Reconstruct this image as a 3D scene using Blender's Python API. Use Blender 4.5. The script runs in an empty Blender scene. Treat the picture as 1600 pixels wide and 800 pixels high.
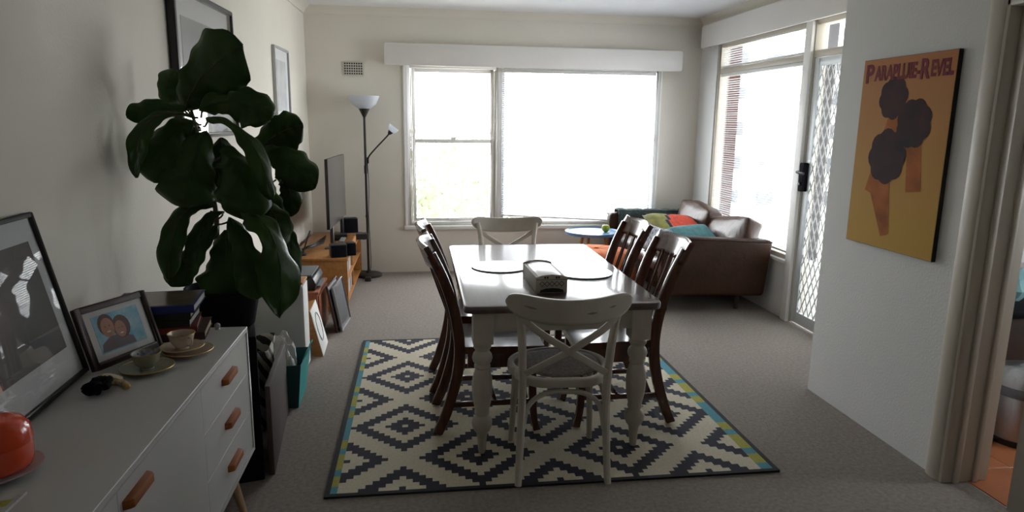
import bpy, bmesh, math, random
from math import sin, cos, pi, radians as RAD
from mathutils import Vector as V, Matrix as MX, Euler, noise as NZ
random.seed(7)
SC = bpy.context.scene
COL = SC.collection

# ---------------------------------------------------------------- camera
cam_d = bpy.data.cameras.new('camera')
cam = bpy.data.objects.new('camera', cam_d); COL.objects.link(cam)
cam_d.sensor_width = 36.0
cam_d.lens = 1061.4 / 1600 * 36.0
cam_d.clip_start = 0.05; cam_d.clip_end = 500
_p, _y, _r = .1948, .1365, .0131
_f = V((sin(_y)*cos(_p), cos(_y)*cos(_p), -sin(_p)))
_r0 = V((cos(_y), -sin(_y), 0)); _u0 = _r0.cross(_f)
_ri = _r0*cos(_r) + _u0*sin(_r); _up = _ri.cross(_f)
cam.matrix_world = MX(((_ri.x, _up.x, -_f.x, 0), (_ri.y, _up.y, -_f.y, 0), (_ri.z, _up.z, -_f.z, 1.56), (0, 0, 0, 1)))
SC.camera = cam

# ---------------------------------------------------------------- world, light, exposure
W = bpy.data.worlds.new('overcast_sky'); SC.world = W; W.use_nodes = True
_n = W.node_tree.nodes; _n.clear()
_o = _n.new('ShaderNodeOutputWorld'); _b = _n.new('ShaderNodeBackground')
_b.inputs['Color'].default_value = (0.93, 0.97, 1.0, 1); _b.inputs['Strength'].default_value = 6.0
W.node_tree.links.new(_b.outputs[0], _o.inputs[0])
SC.view_settings.view_transform = 'Standard'; SC.view_settings.look = 'None'
SC.view_settings.gamma = 1.0; SC.view_settings.use_curve_mapping = False
SC.view_settings.exposure = 1.15
try:
    SC.cycles.use_denoising = True; SC.cycles.denoiser = 'OPENIMAGEDENOISE'
    SC.cycles.denoising_input_passes = 'RGB_ALBEDO_NORMAL'; SC.cycles.denoising_prefilter = 'ACCURATE'
    SC.cycles.max_bounces = 14; SC.cycles.diffuse_bounces = 8; SC.cycles.transparent_max_bounces = 24
    SC.cycles.sample_clamp_indirect = 12.0
    SC.cycles.caustics_reflective = False; SC.cycles.caustics_refractive = False
except Exception: pass
def portal(name, loc, rot, sx, sy):            # sampling guide for daylight, gives off no light of its own
    l = bpy.data.lights.new(name, 'AREA'); l.shape = 'RECTANGLE'; l.size = sx; l.size_y = sy
    l.cycles.is_portal = True
    o = bpy.data.objects.new(name, l); COL.objects.link(o); o.location = loc; o.rotation_euler = rot
portal('daylight_portal', (1.19, 7.33, 1.30), (RAD(-90), 0, 0), 2.66, 1.64)
portal('daylight_portal', (3.22, 5.42, 1.2), (0, RAD(90), 0), 2.3, 2.5)

# ---------------------------------------------------------------- helpers
class MB:
    """collects faces of one mesh; every face carries a material slot"""
    def __init__(s): s.v = []; s.f = []; s.m = []
    def add(s, vs, fs, mi=0, X=None):
        o = len(s.v)
        s.v += [tuple(X @ V(p)) if X else tuple(p) for p in vs]
        s.f += [tuple(i+o for i in f) for f in fs]; s.m += [mi]*len(fs); return s
    def box(s, x0, x1, y0, y1, z0, z1, mi=0, X=None):
        vs = [(x, y, z) for z in (z0, z1) for y in (y0, y1) for x in (x0, x1)]
        return s.add(vs, [(0,2,3,1),(4,5,7,6),(0,1,5,4),(2,6,7,3),(0,4,6,2),(1,3,7,5)], mi, X)
    def prism(s, poly, a0, a1, axis='z', mi=0, X=None):
        n = len(poly)
        def P(p, a): return {'z': (p[0], p[1], a), 'y': (p[0], a, p[1]), 'x': (a, p[0], p[1])}[axis]
        vs = [P(p, a0) for p in poly] + [P(p, a1) for p in poly]
        fs = [tuple(range(n))[::-1], tuple(range(n, 2*n))] + [(i, (i+1) % n, n+(i+1) % n, n+i) for i in range(n)]
        return s.add(vs, fs, mi, X)
    def lathe(s, prof, n=20, c=(0,0,0), mi=0, X=None, caps=True):
        vs = []; fs = []
        for r, z in prof:
            for k in range(n):
                a = 2*pi*k/n; vs.append((c[0]+r*cos(a), c[1]+r*sin(a), c[2]+z))
        for i in range(len(prof)-1):
            for k in range(n):
                fs.append((i*n+k, i*n+(k+1) % n, (i+1)*n+(k+1) % n, (i+1)*n+k))
        if caps:
            if prof[0][0] > 1e-4: fs.append(tuple(range(n))[::-1])
            if prof[-1][0] > 1e-4: fs.append(tuple(range((len(prof)-1)*n, len(prof)*n)))
        return s.add(vs, fs, mi, X)
    def sweep(s, path, sect, up=(0,0,1), mi=0, X=None, closed=False, scale=None):
        """section polygon (u,v) swept along a path; u along side, v along up"""
        path = [V(p) for p in path]; n = len(path); k = len(sect); vs = []; fs = []; up = V(up)
        for i, p in enumerate(path):
            if closed: t = path[(i+1) % n]-path[i-1]
            else: t = path[min(i+1, n-1)]-path[max(i-1, 0)]
            t.normalize(); sd = t.cross(up)
            if sd.length < 1e-4: sd = t.cross(V((1, 0, 0)))
            sd.normalize(); u2 = sd.cross(t); q = scale[i] if scale else 1
            for a, b in sect: vs.append(p + sd*(a*q) + u2*(b*q))
        for i in range(n if closed else n-1):
            j = (i+1) % n
            for c in range(k): fs.append((i*k+c, i*k+(c+1) % k, j*k+(c+1) % k, j*k+c))
        if not closed: fs += [tuple(range(k))[::-1], tuple(range((n-1)*k, n*k))]
        return s.add(vs, fs, mi, X)
    def tube(s, path, r, n=8, mi=0, X=None, closed=False, up=(0.13, 0.21, 1)):
        rs = r if isinstance(r, (list, tuple)) else [r]*len(path)
        return s.sweep(path, [(cos(2*pi*k/n), sin(2*pi*k/n)) for k in range(n)], up, mi, X, closed, rs)
    def bar(s, path, w, h, up=(0,0,1), mi=0, X=None, closed=False, scale=None):
        return s.sweep(path, [(-w/2, -h/2), (w/2, -h/2), (w/2, h/2), (-w/2, h/2)], up, mi, X, closed, scale)
    def grid(s, fn, nu, nv, mi=0, X=None):
        vs = [fn(u/nu, v/nv) for v in range(nv+1) for u in range(nu+1)]
        fs = [(v*(nu+1)+u, v*(nu+1)+u+1, (v+1)*(nu+1)+u+1, (v+1)*(nu+1)+u) for v in range(nv) for u in range(nu)]
        return s.add(vs, fs, mi, X)
    def sphere(s, c, r, n=12, m=8, mi=0, X=None, sc=(1,1,1)):
        pr = [(max(r*sin(pi*i/m), 1e-5), -r*cos(pi*i/m)) for i in range(m+1)]
        Y = MX.Translation(c) @ MX.Diagonal((*sc, 1))
        return s.lathe(pr, n, (0,0,0), mi, (X @ Y) if X else Y, caps=False)

def build(name, mb, mats, parent=None, bevel=0, seg=2, smooth=35, loc=None, thick=0, sub=0, ground=False):
    me = bpy.data.meshes.new(name)
    me.from_pydata(mb.v, [], mb.f)
    mats = mats if isinstance(mats, (list, tuple)) else [mats]
    for m in mats: me.materials.append(m)
    me.polygons.foreach_set('material_index', mb.m)
    if ground:
        for v_ in me.vertices: v_.co.z = max(v_.co.z, 0)
    bm = bmesh.new(); bm.from_mesh(me)
    bmesh.ops.remove_doubles(bm, verts=bm.verts, dist=1e-5)
    bmesh.ops.recalc_face_normals(bm, faces=bm.faces)
    if bevel:
        es = [e for e in bm.edges if len(e.link_faces) == 2 and e.calc_face_angle(0) > RAD(30)]
        bmesh.ops.bevel(bm, geom=es, offset=bevel, segments=seg, affect='EDGES', profile=.5, clamp_overlap=True)
    bm.to_mesh(me); bm.free()
    if smooth:
        me.polygons.foreach_set('use_smooth', [True]*len(me.polygons))
        me.set_sharp_from_angle(angle=RAD(smooth))
    o = bpy.data.objects.new(name, me); COL.objects.link(o)
    if parent: o.parent = parent
    if loc: o.location = loc
    if thick:
        md = o.modifiers.new('t', 'SOLIDIFY'); md.thickness = thick; md.offset = 0
    if sub:
        md = o.modifiers.new('s', 'SUBSURF'); md.levels = sub; md.render_levels = sub
    return o
def tag(o, label, cat, group=None):
    o['label'] = label; o['category'] = cat
    if group: o['group'] = group
    return o
def thing(name, label, cat, loc=(0,0,0), rz=0, group=None, rot=None):
    o = bpy.data.objects.new(name, None); COL.objects.link(o); o.empty_display_size = .1
    o.location = loc; o.rotation_euler = rot if rot else (0, 0, RAD(rz))
    return tag(o, label, cat, group)
def struct(name, mb, mats, parent=None, bevel=0, **k):
    o = build(name, mb, mats, parent, bevel, **k)
    if not parent: o['kind'] = 'structure'
    return o
def sroot(name, loc=(0,0,0)):
    o = bpy.data.objects.new(name, None); COL.objects.link(o); o.location = loc; o['kind'] = 'structure'; return o
def dup(root, loc, rz, label, group=None):
    r = root.copy(); COL.objects.link(r); r.location = loc; r.rotation_euler = (0, 0, RAD(rz)); r['label'] = label
    if group: r['group'] = group
    for ch in list(root.children):
        c = ch.copy(); COL.objects.link(c); c.parent = r
        for g in list(ch.children):
            d = g.copy(); COL.objects.link(d); d.parent = c
    return r
def bez(p0, p1, p2, n=8):
    p0, p1, p2 = V(p0), V(p1), V(p2)
    return [p0*(1-t)**2 + p1*2*t*(1-t) + p2*t*t for t in [i/n for i in range(n+1)]]
def spl(pts, n=6):
    pts = [V(p) for p in pts]; out = []
    for i in range(len(pts)-1):
        a = pts[max(i-1, 0)]; b = pts[i]; c = pts[i+1]; d = pts[min(i+2, len(pts)-1)]
        for k in range(n):
            t = k/n
            out.append(.5*((2*b) + (c-a)*t + (2*a-5*b+4*c-d)*t*t + (3*b-a-3*c+d)*t**3))
    out.append(pts[-1]); return out
def rrect(w, h, r, n=4, cx=0, cy=0):
    out = []
    for sx, sy, a0 in ((1, 1, 0), (-1, 1, 90), (-1, -1, 180), (1, -1, 270)):
        for i in range(n+1):
            a = RAD(a0+90*i/n); out.append((cx+sx*(w/2-r)+r*cos(a), cy+sy*(h/2-r)+r*sin(a)))
    return out

# ---------------------------------------------------------------- materials
def mat(name, c, rough=.5, var=0, scale=8, bump=0, bscale=60, metal=0, stretch=None, c2=None, coat=0, trans=0, spec=.5, sheen=0, crough=.12, cior=1.5):
    m = bpy.data.materials.new(name); m.use_nodes = True
    nt = m.node_tree; N = nt.nodes; L = nt.links; b = N['Principled BSDF']
    b.inputs['Base Color'].default_value = (*c, 1); b.inputs['Roughness'].default_value = rough
    b.inputs['Metallic'].default_value = metal; b.inputs['Specular IOR Level'].default_value = spec
    if coat: b.inputs['Coat Weight'].default_value = coat; b.inputs['Coat Roughness'].default_value = crough; b.inputs['Coat IOR'].default_value = cior
    if sheen: b.inputs['Sheen Weight'].default_value = sheen
    tc = N.new('ShaderNodeTexCoord'); mp = N.new('ShaderNodeMapping')
    L.new(tc.outputs['Object'], mp.inputs['Vector'])
    if stretch: mp.inputs['Scale'].default_value = stretch
    nz = N.new('ShaderNodeTexNoise'); nz.inputs['Scale'].default_value = scale; nz.inputs['Detail'].default_value = 5
    L.new(mp.outputs[0], nz.inputs['Vector'])
    if var or c2:
        rp = N.new('ShaderNodeValToRGB'); e = rp.color_ramp.elements
        e[0].position = .3; e[1].position = .7
        if c2: e[0].color = (*c, 1); e[1].color = (*c2, 1)
        else:
            e[0].color = (*[x*(1-var) for x in c], 1); e[1].color = (*[min(x*(1+var), 1) for x in c], 1)
        L.new(nz.outputs['Fac'], rp.inputs[0]); L.new(rp.outputs[0], b.inputs['Base Color'])
    if bump:
        n2 = N.new('ShaderNodeTexNoise'); n2.inputs['Scale'].default_value = bscale; n2.inputs['Detail'].default_value = 3
        L.new(mp.outputs[0], n2.inputs['Vector'])
        bp = N.new('ShaderNodeBump'); bp.inputs['Strength'].default_value = bump; bp.inputs['Distance'].default_value = .01
        L.new(n2.outputs['Fac'], bp.inputs['Height']); L.new(bp.outputs[0], b.inputs['Normal'])
    if trans:
        tb = N.new('ShaderNodeBsdfTranslucent'); tb.inputs[0].default_value = (*c, 1)
        mx = N.new('ShaderNodeMixShader'); mx.inputs[0].default_value = trans
        L.new(b.outputs[0], mx.inputs[1]); L.new(tb.outputs[0], mx.inputs[2]); L.new(mx.outputs[0], N['Material Output'].inputs[0])
    return m
def glass_mat(name, tint=(1, 1, 1), ior=1.45):
    m = bpy.data.materials.new(name); m.use_nodes = True; nt = m.node_tree; N = nt.nodes; N.clear(); L = nt.links
    o = N.new('ShaderNodeOutputMaterial'); t = N.new('ShaderNodeBsdfTransparent'); g = N.new('ShaderNodeBsdfGlossy')
    t.inputs[0].default_value = (*tint, 1); g.inputs['Roughness'].default_value = .01
    f = N.new('ShaderNodeLayerWeight'); f.inputs[0].default_value = .5; x = N.new('ShaderNodeMixShader')
    pw = N.new('ShaderNodeMath'); pw.operation = 'POWER'; pw.inputs[1].default_value = 5
    ml = N.new('ShaderNodeMath'); ml.operation = 'MULTIPLY_ADD'; f0 = ((ior-1)/(ior+1))**2; ml.inputs[1].default_value = 1-f0; ml.inputs[2].default_value = f0
    L.new(f.outputs['Facing'], pw.inputs[0]); L.new(pw.outputs[0], ml.inputs[0]); L.new(ml.outputs[0], x.inputs[0]); L.new(t.outputs[0], x.inputs[1]); L.new(g.outputs[0], x.inputs[2]); L.new(x.outputs[0], o.inputs[0])
    return m
def brick_mat(name, c1, c2, mortar, bw=.23, bh=.076):
    m = bpy.data.materials.new(name); m.use_nodes = True; nt = m.node_tree; N = nt.nodes; L = nt.links; b = N['Principled BSDF']
    tc = N.new('ShaderNodeTexCoord'); mp = N.new('ShaderNodeMapping'); mp.inputs['Rotation'].default_value = (RAD(90), 0, 0)
    br = N.new('ShaderNodeTexBrick'); br.inputs['Scale'].default_value = 1
    br.inputs['Color1'].default_value = (*c1, 1); br.inputs['Color2'].default_value = (*c2, 1); br.inputs['Mortar'].default_value = (*mortar, 1)
    br.inputs['Brick Width'].default_value = bw; br.inputs['Row Height'].default_value = bh; br.inputs['Mortar Size'].default_value = .008
    L.new(tc.outputs['Object'], mp.inputs[0]); L.new(mp.outputs[0], br.inputs['Vector']); L.new(br.outputs[0], b.inputs['Base Color'])
    b.inputs['Roughness'].default_value = .9
    return m
M = dict(
 wall=mat('cream_wall_paint', (.70, .665, .59), .85, .03, 1.5, .12, 90),
 wallw=mat('white_wall_paint', (.72, .725, .715), .85, .03, 1.5, .12, 90),
 ceil=mat('ceiling_paint', (.84, .85, .86), .9, .02, 2),
 trim=mat('white_trim_paint', (.84, .83, .81), .45, .02, 3),
 frame=mat('beige_frame_paint', (.52, .475, .40), .45, .04, 3),
 pelmet=mat('pelmet_paint', (.70, .68, .65), .5, .02, 3),
 carpet=mat('taupe_carpet', (.31, .266, .234), .95, .2, 55, .9, 330, spec=.1, sheen=.2),
 glass=glass_mat('window_glass'), pglass=glass_mat('picture_glass', ior=1.5),
 blind=mat('white_blind_slat', (.84, .86, .89), .5, .02, 5, trans=.6),
 cord=mat('blind_cord', (.75, .75, .74), .7, .02),
 alu=mat('silver_aluminium', (.66, .70, .72), .4, .04, 6, metal=.1),
 grille=mat('white_grille', (.62, .63, .62), .45, .03, 10),
 mesh=None,
 black=mat('black_plastic', (.012, .012, .014), .4, .1, 20, .05, 80),
 blackm=mat('matt_black', (.005, .005, .008), .8, .15, 12, .1, 60, spec=.12),
 white=mat('white_lacquer', (.50, .50, .495), .35, .02, 4),
 whitem=mat('white_matt', (.72, .72, .70), .7, .03, 6),
 cream_paint=mat('worn_white_paint', (.53, .49, .43), .5, .08, 14, .1, 30),
 wornedge=mat('worn_wood_patch', (.30, .19, .12), .6, .2, 30),
 dkwood=mat('dark_red_brown_wood', (.050, .014, .0075), .27, c2=(.125, .038, .018), scale=5, stretch=(6, 6, .8), coat=.5),
 table=mat('dark_table_wood', (.042, .016, .014), .42, c2=(.075, .034, .028), scale=4, stretch=(9, .7, 9), coat=1, crough=.15, cior=1.95),
 oak=mat('honey_wood', (.36, .155, .042), .4, c2=(.48, .22, .07), scale=5, stretch=(8, .8, 8)),
 oakh=mat('orange_handle_wood', (.25, .066, .009), .55, c2=(.33, .10, .018), scale=9, stretch=(9, 1, 9)),
 pine=mat('pale_leg_wood', (.46, .30, .17), .5, .12, 9, stretch=(8, 8, 1)),
 redwood=mat('reddish_cabinet_wood', (.30, .10, .045), .4, .2, 6, stretch=(8, 1, 8)),
 rattan=mat('woven_seat_fabric', (.20, .165, .15), .7, .35, 70, .8, 160),
 leather=mat('dark_brown_leather', (.040, .0155, .007), .5, .25, 7, .25, 35, spec=.22),
 leatherc=mat('cushion_leather', (.062, .030, .019), .36, .25, 6, .4, 18, spec=.4),
 throw=mat('dark_teal_wool', (.05, .075, .072), .95, .3, 50, .9, 180),
 leaf=mat('fig_leaf', (.026, .066, .009), .38, .3, 9, .25, 25, trans=.30, spec=.35),
 stem=mat('plant_stem', (.07, .055, .03), .8, .25, 30, .5, 60),
 soil=mat('potting_soil', (.03, .02, .014), 1, .4, 60, 1, 60),
 navy=mat('rug_navy', (.012, .013, .030), .9, .2, 90, .5, 300),
 rcream=mat('rug_cream', (.62, .56, .43), .9, .1, 90, .5, 300),
 rteal=mat('rug_teal', (.07, .26, .32), .9, .15, 90, .5, 300),
 rolive=mat('rug_olive', (.36, .34, .05), .9, .15, 90, .5, 300),
 rbind=mat('rug_black_binding', (.010, .010, .013), .9, .2, 90, .3, 300),
 orange=mat('orange_fabric', (.62, .17, .055), .9, .08, 40, .4, 150),
 blue=mat('blue_lacquer', (.085, .22, .40), .3, .05, 4),
 lime=mat('lime_skin', (.33, .37, .03), .5, .2, 12, .3, 40),
 teal=mat('teal_paper', (.02, .33, .32), .55, .05, 6), tealdk=mat('deep_teal_paper', (.012, .075, .085), .6, .05, 6),
 paper=mat('crumpled_paper', (.60, .59, .57), .8, .12, 14, .3, 20), papergrey=mat('newsprint', (.35, .35, .36), .85, c2=(.55, .54, .52), scale=30),
 greycard=mat('grey_brown_board', (.085, .068, .062), .6, .08, 5),
 silver=mat('silver_grey_board', (.24, .245, .25), .45, .1, 5),
 mauve=mat('mauve_brown_board', (.19, .145, .13), .7, .08, 3),
 screen=mat('tv_screen', (.07, .066, .064), .18, .05, 3),
 shade=mat('frosted_glass_shade', (.78, .81, .86), .35, .03, 6, trans=.5),
 lampm=mat('lamp_black_metal', (.025, .02, .018), .4, .1, 20),
 red=mat('orange_red_enamel', (.74, .065, .010), .18, .05, 3, coat=.6),
 china=mat('cream_china', (.52, .44, .35), .25, .1, 30, coat=.4), gold=mat('gilt_rim', (.50, .33, .10), .3, .1, 20, metal=.7),
 chinag=mat('green_grey_china', (.30, .29, .20), .25, .15, 25, coat=.4), chinab=mat('blue_china_pattern', (.05, .10, .22), .3, c2=(.55, .55, .50), scale=60),
 darkframe=mat('dark_brown_frame', (.045, .028, .022), .45, .2, 12),
 blackframe=mat('black_picture_frame', (.014, .011, .013), .4, .1, 12),
 mount=mat('white_mount_card', (.62, .63, .64), .8, .02, 6),
 print1=mat('dark_print', (.05, .068, .068), .6, c2=(.17, .13, .11), scale=2.2), print2=mat('grey_print', (.30, .31, .32), .6, .25, 3),
 greyframe=mat('grey_picture_frame', (.42, .42, .42), .4, .1, 12), paleprint=mat('pale_grey_print', (.40, .41, .42), .6, c2=(.52, .53, .53), scale=7),
 skin=mat('photo_skin', (.36, .165, .10), .6, .1, 20), hair=mat('photo_hair', (.09, .035, .02), .6, .2, 30), sky=mat('photo_blue', (.10, .36, .52), .6, c2=(.34, .52, .60), scale=30), shirt=mat('photo_mauve', (.12, .09, .11), .6, .15, 20),
 bookblue=mat('blue_book_cloth', (.018, .032, .16), .45, .1, 8), bookcov=mat('grey_blue_cover', (.035, .04, .045), .3, c2=(.16, .10, .05), scale=9), bookdk=mat('dark_book_cloth', (.022, .022, .016), .6, .3, 8), bookred=mat('red_book_cloth', (.22, .03, .022), .5, .15, 8), bookbr=mat('brown_book_cloth', (.06, .022, .016), .6, .2, 8), page=mat('page_edges', (.48, .38, .27), .85, .12, 120, stretch=(1, 1, 30)), pagew=mat('white_page_edges', (.52, .52, .50), .85, .12, 120, stretch=(1, 1, 30)),
 steel=mat('brushed_steel', (.42, .42, .42), .28, .12, 40, metal=.9, stretch=(1, 1, .05)),
 tile=mat('terracotta_tile', (.42, .14, .05), .5, .15, 5), brick=brick_mat('brown_brick', (.060, .022, .015), (.085, .032, .020), (.12, .10, .09)),
 bwall=mat('pale_render', (.42, .41, .39), .9, .05, .3), bglass=mat('far_window_glass', (.06, .065, .075), .3, .2, .5), ground=mat('far_ground', (.46, .45, .40), 1, .2, .2),
 foliage=mat('gum_leaf', (.125, .15, .085), .7, c2=(.22, .235, .155), scale=1.2, trans=.3), bark=mat('grey_bark', (.20, .16, .13), .9, .3, 6),
 ochre=mat('poster_ochre', (.56, .29, .025), .6, .06, 3), orangep=mat('poster_orange', (.62, .22, .04), .4, .05, 3), plum=mat('poster_plum_lettering', (.20, .035, .05), .7, .05, 6, spec=.15), umb=mat('poster_dark_shape', (.022, .012, .018), .7, c2=(.07, .022, .02), scale=9, spec=.15), rust=mat('poster_rust', (.36, .11, .02), .7, .3, 9, spec=.15),
 cred=mat('red_orange_cushion', (.55, .055, .02), .8, .25, 25, .5, 90), cgreen=mat('olive_yellow_cushion', (.30, .27, .05), .8, c2=(.10, .12, .05), scale=14), cteal=mat('teal_blue_cushion', (.07, .20, .21), .8, .25, 18, .4, 90), cbw=mat('black_white_weave', (.03, .03, .04), .8, c2=(.45, .47, .52), scale=45),
 lace=mat('white_lace_vinyl', (.80, .80, .78), .4, .03, 30, coat=1, crough=.25, cior=1.9),
 lattice=mat('black_ink', (.02, .018, .016), .6, .1), grey=mat('grey_plastic', (.13, .14, .15), .4, .08, 9), cable=mat('black_cable', (.012, .012, .012), .5, .1), fawn=mat('grey_olive_door_paint', (.30, .27, .22), .5, .05, 3),
 bead=mat('cream_bead', (.50, .42, .28), .4, .2, 30), white_plastic=mat('white_plastic', (.66, .66, .65), .4, .03), ltblue=mat('light_blue_plastic', (.22, .48, .52), .5, .1, 5),
)

# ================================================================ SETTING
LX = lambda y: -1.085 - .0207*(7.06-y)                 # left wall runs slightly out of square
CZ = 2.63
struct('floor', MB().prism([(-1.6, -1.4), (2.42, -1.4), (2.42, 3.55), (3.25, 3.55), (3.25, 7.3), (-1.6, 7.3)], -.1, 0), M['carpet'])
struct('ceiling', MB().box(-1.7, 5, -1.5, 7.35, CZ, CZ+.12), M['ceil'])
struct('wall_left', MB().prism([(LX(7.31), 7.31), (LX(-1.4), -1.4), (LX(-1.4)-.2, -1.4), (LX(7.31)-.2, 7.31)], -.1, CZ+.05), M['wall'])
WB0, WB1, WZ0, WZ1 = -.13, 2.51, .49, 2.12
struct('wall_back', MB().box(-1.3, WB0, 7.06, 7.31, -.1, CZ+.05).box(WB1, 3.25, 7.06, 7.31, -.1, CZ+.05)
       .box(WB0, WB1, 7.06, 7.31, -.1, WZ0).box(WB0, WB1, 7.06, 7.31, WZ1, CZ+.05), M['wall'])
struct('wall_right', MB().box(2.95, 3.2, 6.66, 7.06, -.1, CZ+.05).box(2.95, 3.2, 5.03, 6.66, -.1, .47).box(2.95, 3.2, 4.02, 7.06, 2.34, CZ+.05)
       .box(2.95, 3.2, 3.55, 4.02, -.1, CZ+.05), M['wallw'])
struct('wall_front', MB().box(-1.6, 5, -1.4, -1.3, -.1, CZ+.05), M['wall'])
struct('wall_partition', MB().box(2.31, 2.50, 2.53, 3.60, -.1, CZ+.05).box(2.31, 2.50, -1.3, 1.40, -.1, CZ+.05).box(2.31, 2.50, 1.40, 2.53, 2.06, CZ+.05)
       .box(2.50, 3.0, 3.5, 3.60, -.1, CZ+.05), M['wallw'])
struct('wall_kitchen', MB().box(3.0, 4.7, 3.5, 3.6, -.1, CZ+.05).box(4.6, 4.7, -1.3, 3.5, -.1, .95).box(4.6, 4.7, -1.3, 3.5, 2.0, CZ+.05)
       .box(4.6, 4.7, -1.3, 1.9, .95, 2.0).box(4.6, 4.7, 2.5, 3.5, .95, 2.0), M['wallw'])  # far wall has an added, unseen opening that lets daylight into the kitchen
kf = sroot('floor_kitchen')
build('tile_bed', MB().box(2.42, 4.7, -1.4, 3.5, -.1, -.004), M['whitem'], kf)
_tm = None
for i in range(7):
    for j in range(6):
        x = 2.43+.3*i; y = 1.7+.3*j
        if _tm is None:
            _t = build('tile', MB().box(0, .294, 0, .294, -.006, 0), M['tile'], kf, .002, 1, loc=(x, y, 0)); _tm = _t.data
        else:
            _t = bpy.data.objects.new('tile', _tm); COL.objects.link(_t); _t.parent = kf; _t.location = (x, y, 0)
# cove cornice
def cornice(name, a, b, nrm):
    prof = [(0, 0), (.075, 0), (.062, -.012), (.035, -.03), (.014, -.056), (.010, -.075), (0, -.075)]
    a = V(a); b = V(b); n = V(nrm); vs = []
    for p in (a, b): vs += [p + n*u + V((0, 0, v)) for u, v in prof]
    k = len(prof); fs = [(i, (i+1) % k, k+(i+1) % k, k+i) for i in range(k)] + [tuple(range(k)), tuple(range(k, 2*k))]
    struct(name, MB().add(vs, fs), M['wall'])
cornice('trim_1', (-1.08, 7.06, CZ), (2.95, 7.06, CZ), (0, -1, 0))
cornice('trim_2', (LX(7.06), 7.06, CZ), (LX(-1.3), -1.3, CZ), (1, 0, 0))
cornice('trim_3', (2.95, 7.06, CZ), (2.95, 3.6, CZ), (-1, 0, 0))
# door trim at the kitchen opening: architrave, jamb lining and stop
def doortrim(name, y0, d):
    mb = MB().prism([(2.292, y0+d*.085), (2.31, y0+d*.09), (2.31, y0), (2.292, y0), (2.286, y0+d*.02), (2.286, y0+d*.06)], 0, 2.12)
    struct(name, mb, M['frame'], bevel=.002)
doortrim('trim_4', 2.515, 1); doortrim('trim_5', 1.415, -1)
struct('trim_6', MB().box(2.292, 2.52, 2.50, 2.53, 0, 2.06).box(2.292, 2.52, 1.40, 1.43, 0, 2.06).box(2.292, 2.52, 1.40, 2.53, 2.03, 2.06)
       .box(2.345, 2.372, 2.487, 2.50, 0, 2.03).box(2.44, 2.465, 2.487, 2.50, 0, 2.03), M['frame'], bevel=.004)
dl = struct('door_2', MB().box(2.385, 2.425, 1.44, 2.255, .012, 2.02), M['fawn'], bevel=.003)
build('door_handle', MB().box(2.375, 2.386, 2.17, 2.21, .95, 1.1), M['steel'], dl, .003)

# ---- back window: sash pair on the left, fixed light on the right
Y0 = 7.13
def casing(parent, x0, x1, z0, z1, y, w, d, m, name='window_frame'):
    return build(name, MB().box(x0, x0+w, y, y+d, z0, z1).box(x1-w, x1, y, y+d, z0, z1).box(x0+w, x1-w, y, y+d, z0, z0+w).box(x0+w, x1-w, y, y+d, z1-w, z1), m, parent, .004)
w1 = sroot('window_1', (WB0, 7.1, WZ0))
def rel(root, o): o.location = V(o.location) - V(root.location); return o
def P1(o): return rel(w1, o)
P1(casing(w1, WB0, .83, WZ0, WZ1, 7.055, .045, .10, M['trim']))
P1(build('window_track', MB().box(-.083, -.07, 7.075, 7.15, WZ0+.045, 2.07).box(.77, .783, 7.075, 7.15, WZ0+.045, 2.07), M['frame'], w1, .002))
s = P1(casing(w1, -.068, .768, .535, 1.375, 7.085, .034, .03, M['trim'], 'sash'))
build('pane', MB().box(-.036, .736, 7.098, 7.102, .567, 1.343), M['glass'], s, loc=None)
s.children[0].location = (0, 0, 0)
build('sash_lift', MB().prism(rrect(.10, .02, .009), 7.07, 7.086, 'y', 0, MX.Translation((.35, 0, .555))).prism(rrect(.05, .026, .01), 7.065, 7.1, 'y', 0, MX.Translation((.35, 0, 1.388))), M['trim'], s)
s2 = P1(casing(w1, -.068, .768, 1.34, 2.075, 7.118, .034, .03, M['trim'], 'sash'))
build('pane', MB().box(-.036, .736, 7.131, 7.135, 1.374, 2.045), M['glass'], s2)
w2 = sroot('window_2', (.83, 7.1, WZ0))
rel(w2, casing(w2, .83, WB1, WZ0, WZ1, 7.055, .04, .10, M['trim']))
rel(w2, build('pane', MB().box(.87, WB1-.04, 7.125, 7.130, WZ0+.04, WZ1-.04), M['glass'], w2))
rel(w2, build('window_latch', MB().box(2.468, 2.476, 7.04, 7.056, 1.38, 1.44), M['steel'], w2, .002))
struct('trim_7', MB().box(WB0-.03, WB1+.02, 7.025, 7.12, WZ0-.04, WZ0), M['trim'], bevel=.006)
struct('trim_8', MB().box(WB0-.022, WB0, 7.045, 7.07, WZ0, 2.12).box(WB1, WB1+.022, 7.045, 7.07, WZ0, 2.12), M['trim'], bevel=.004)
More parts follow.
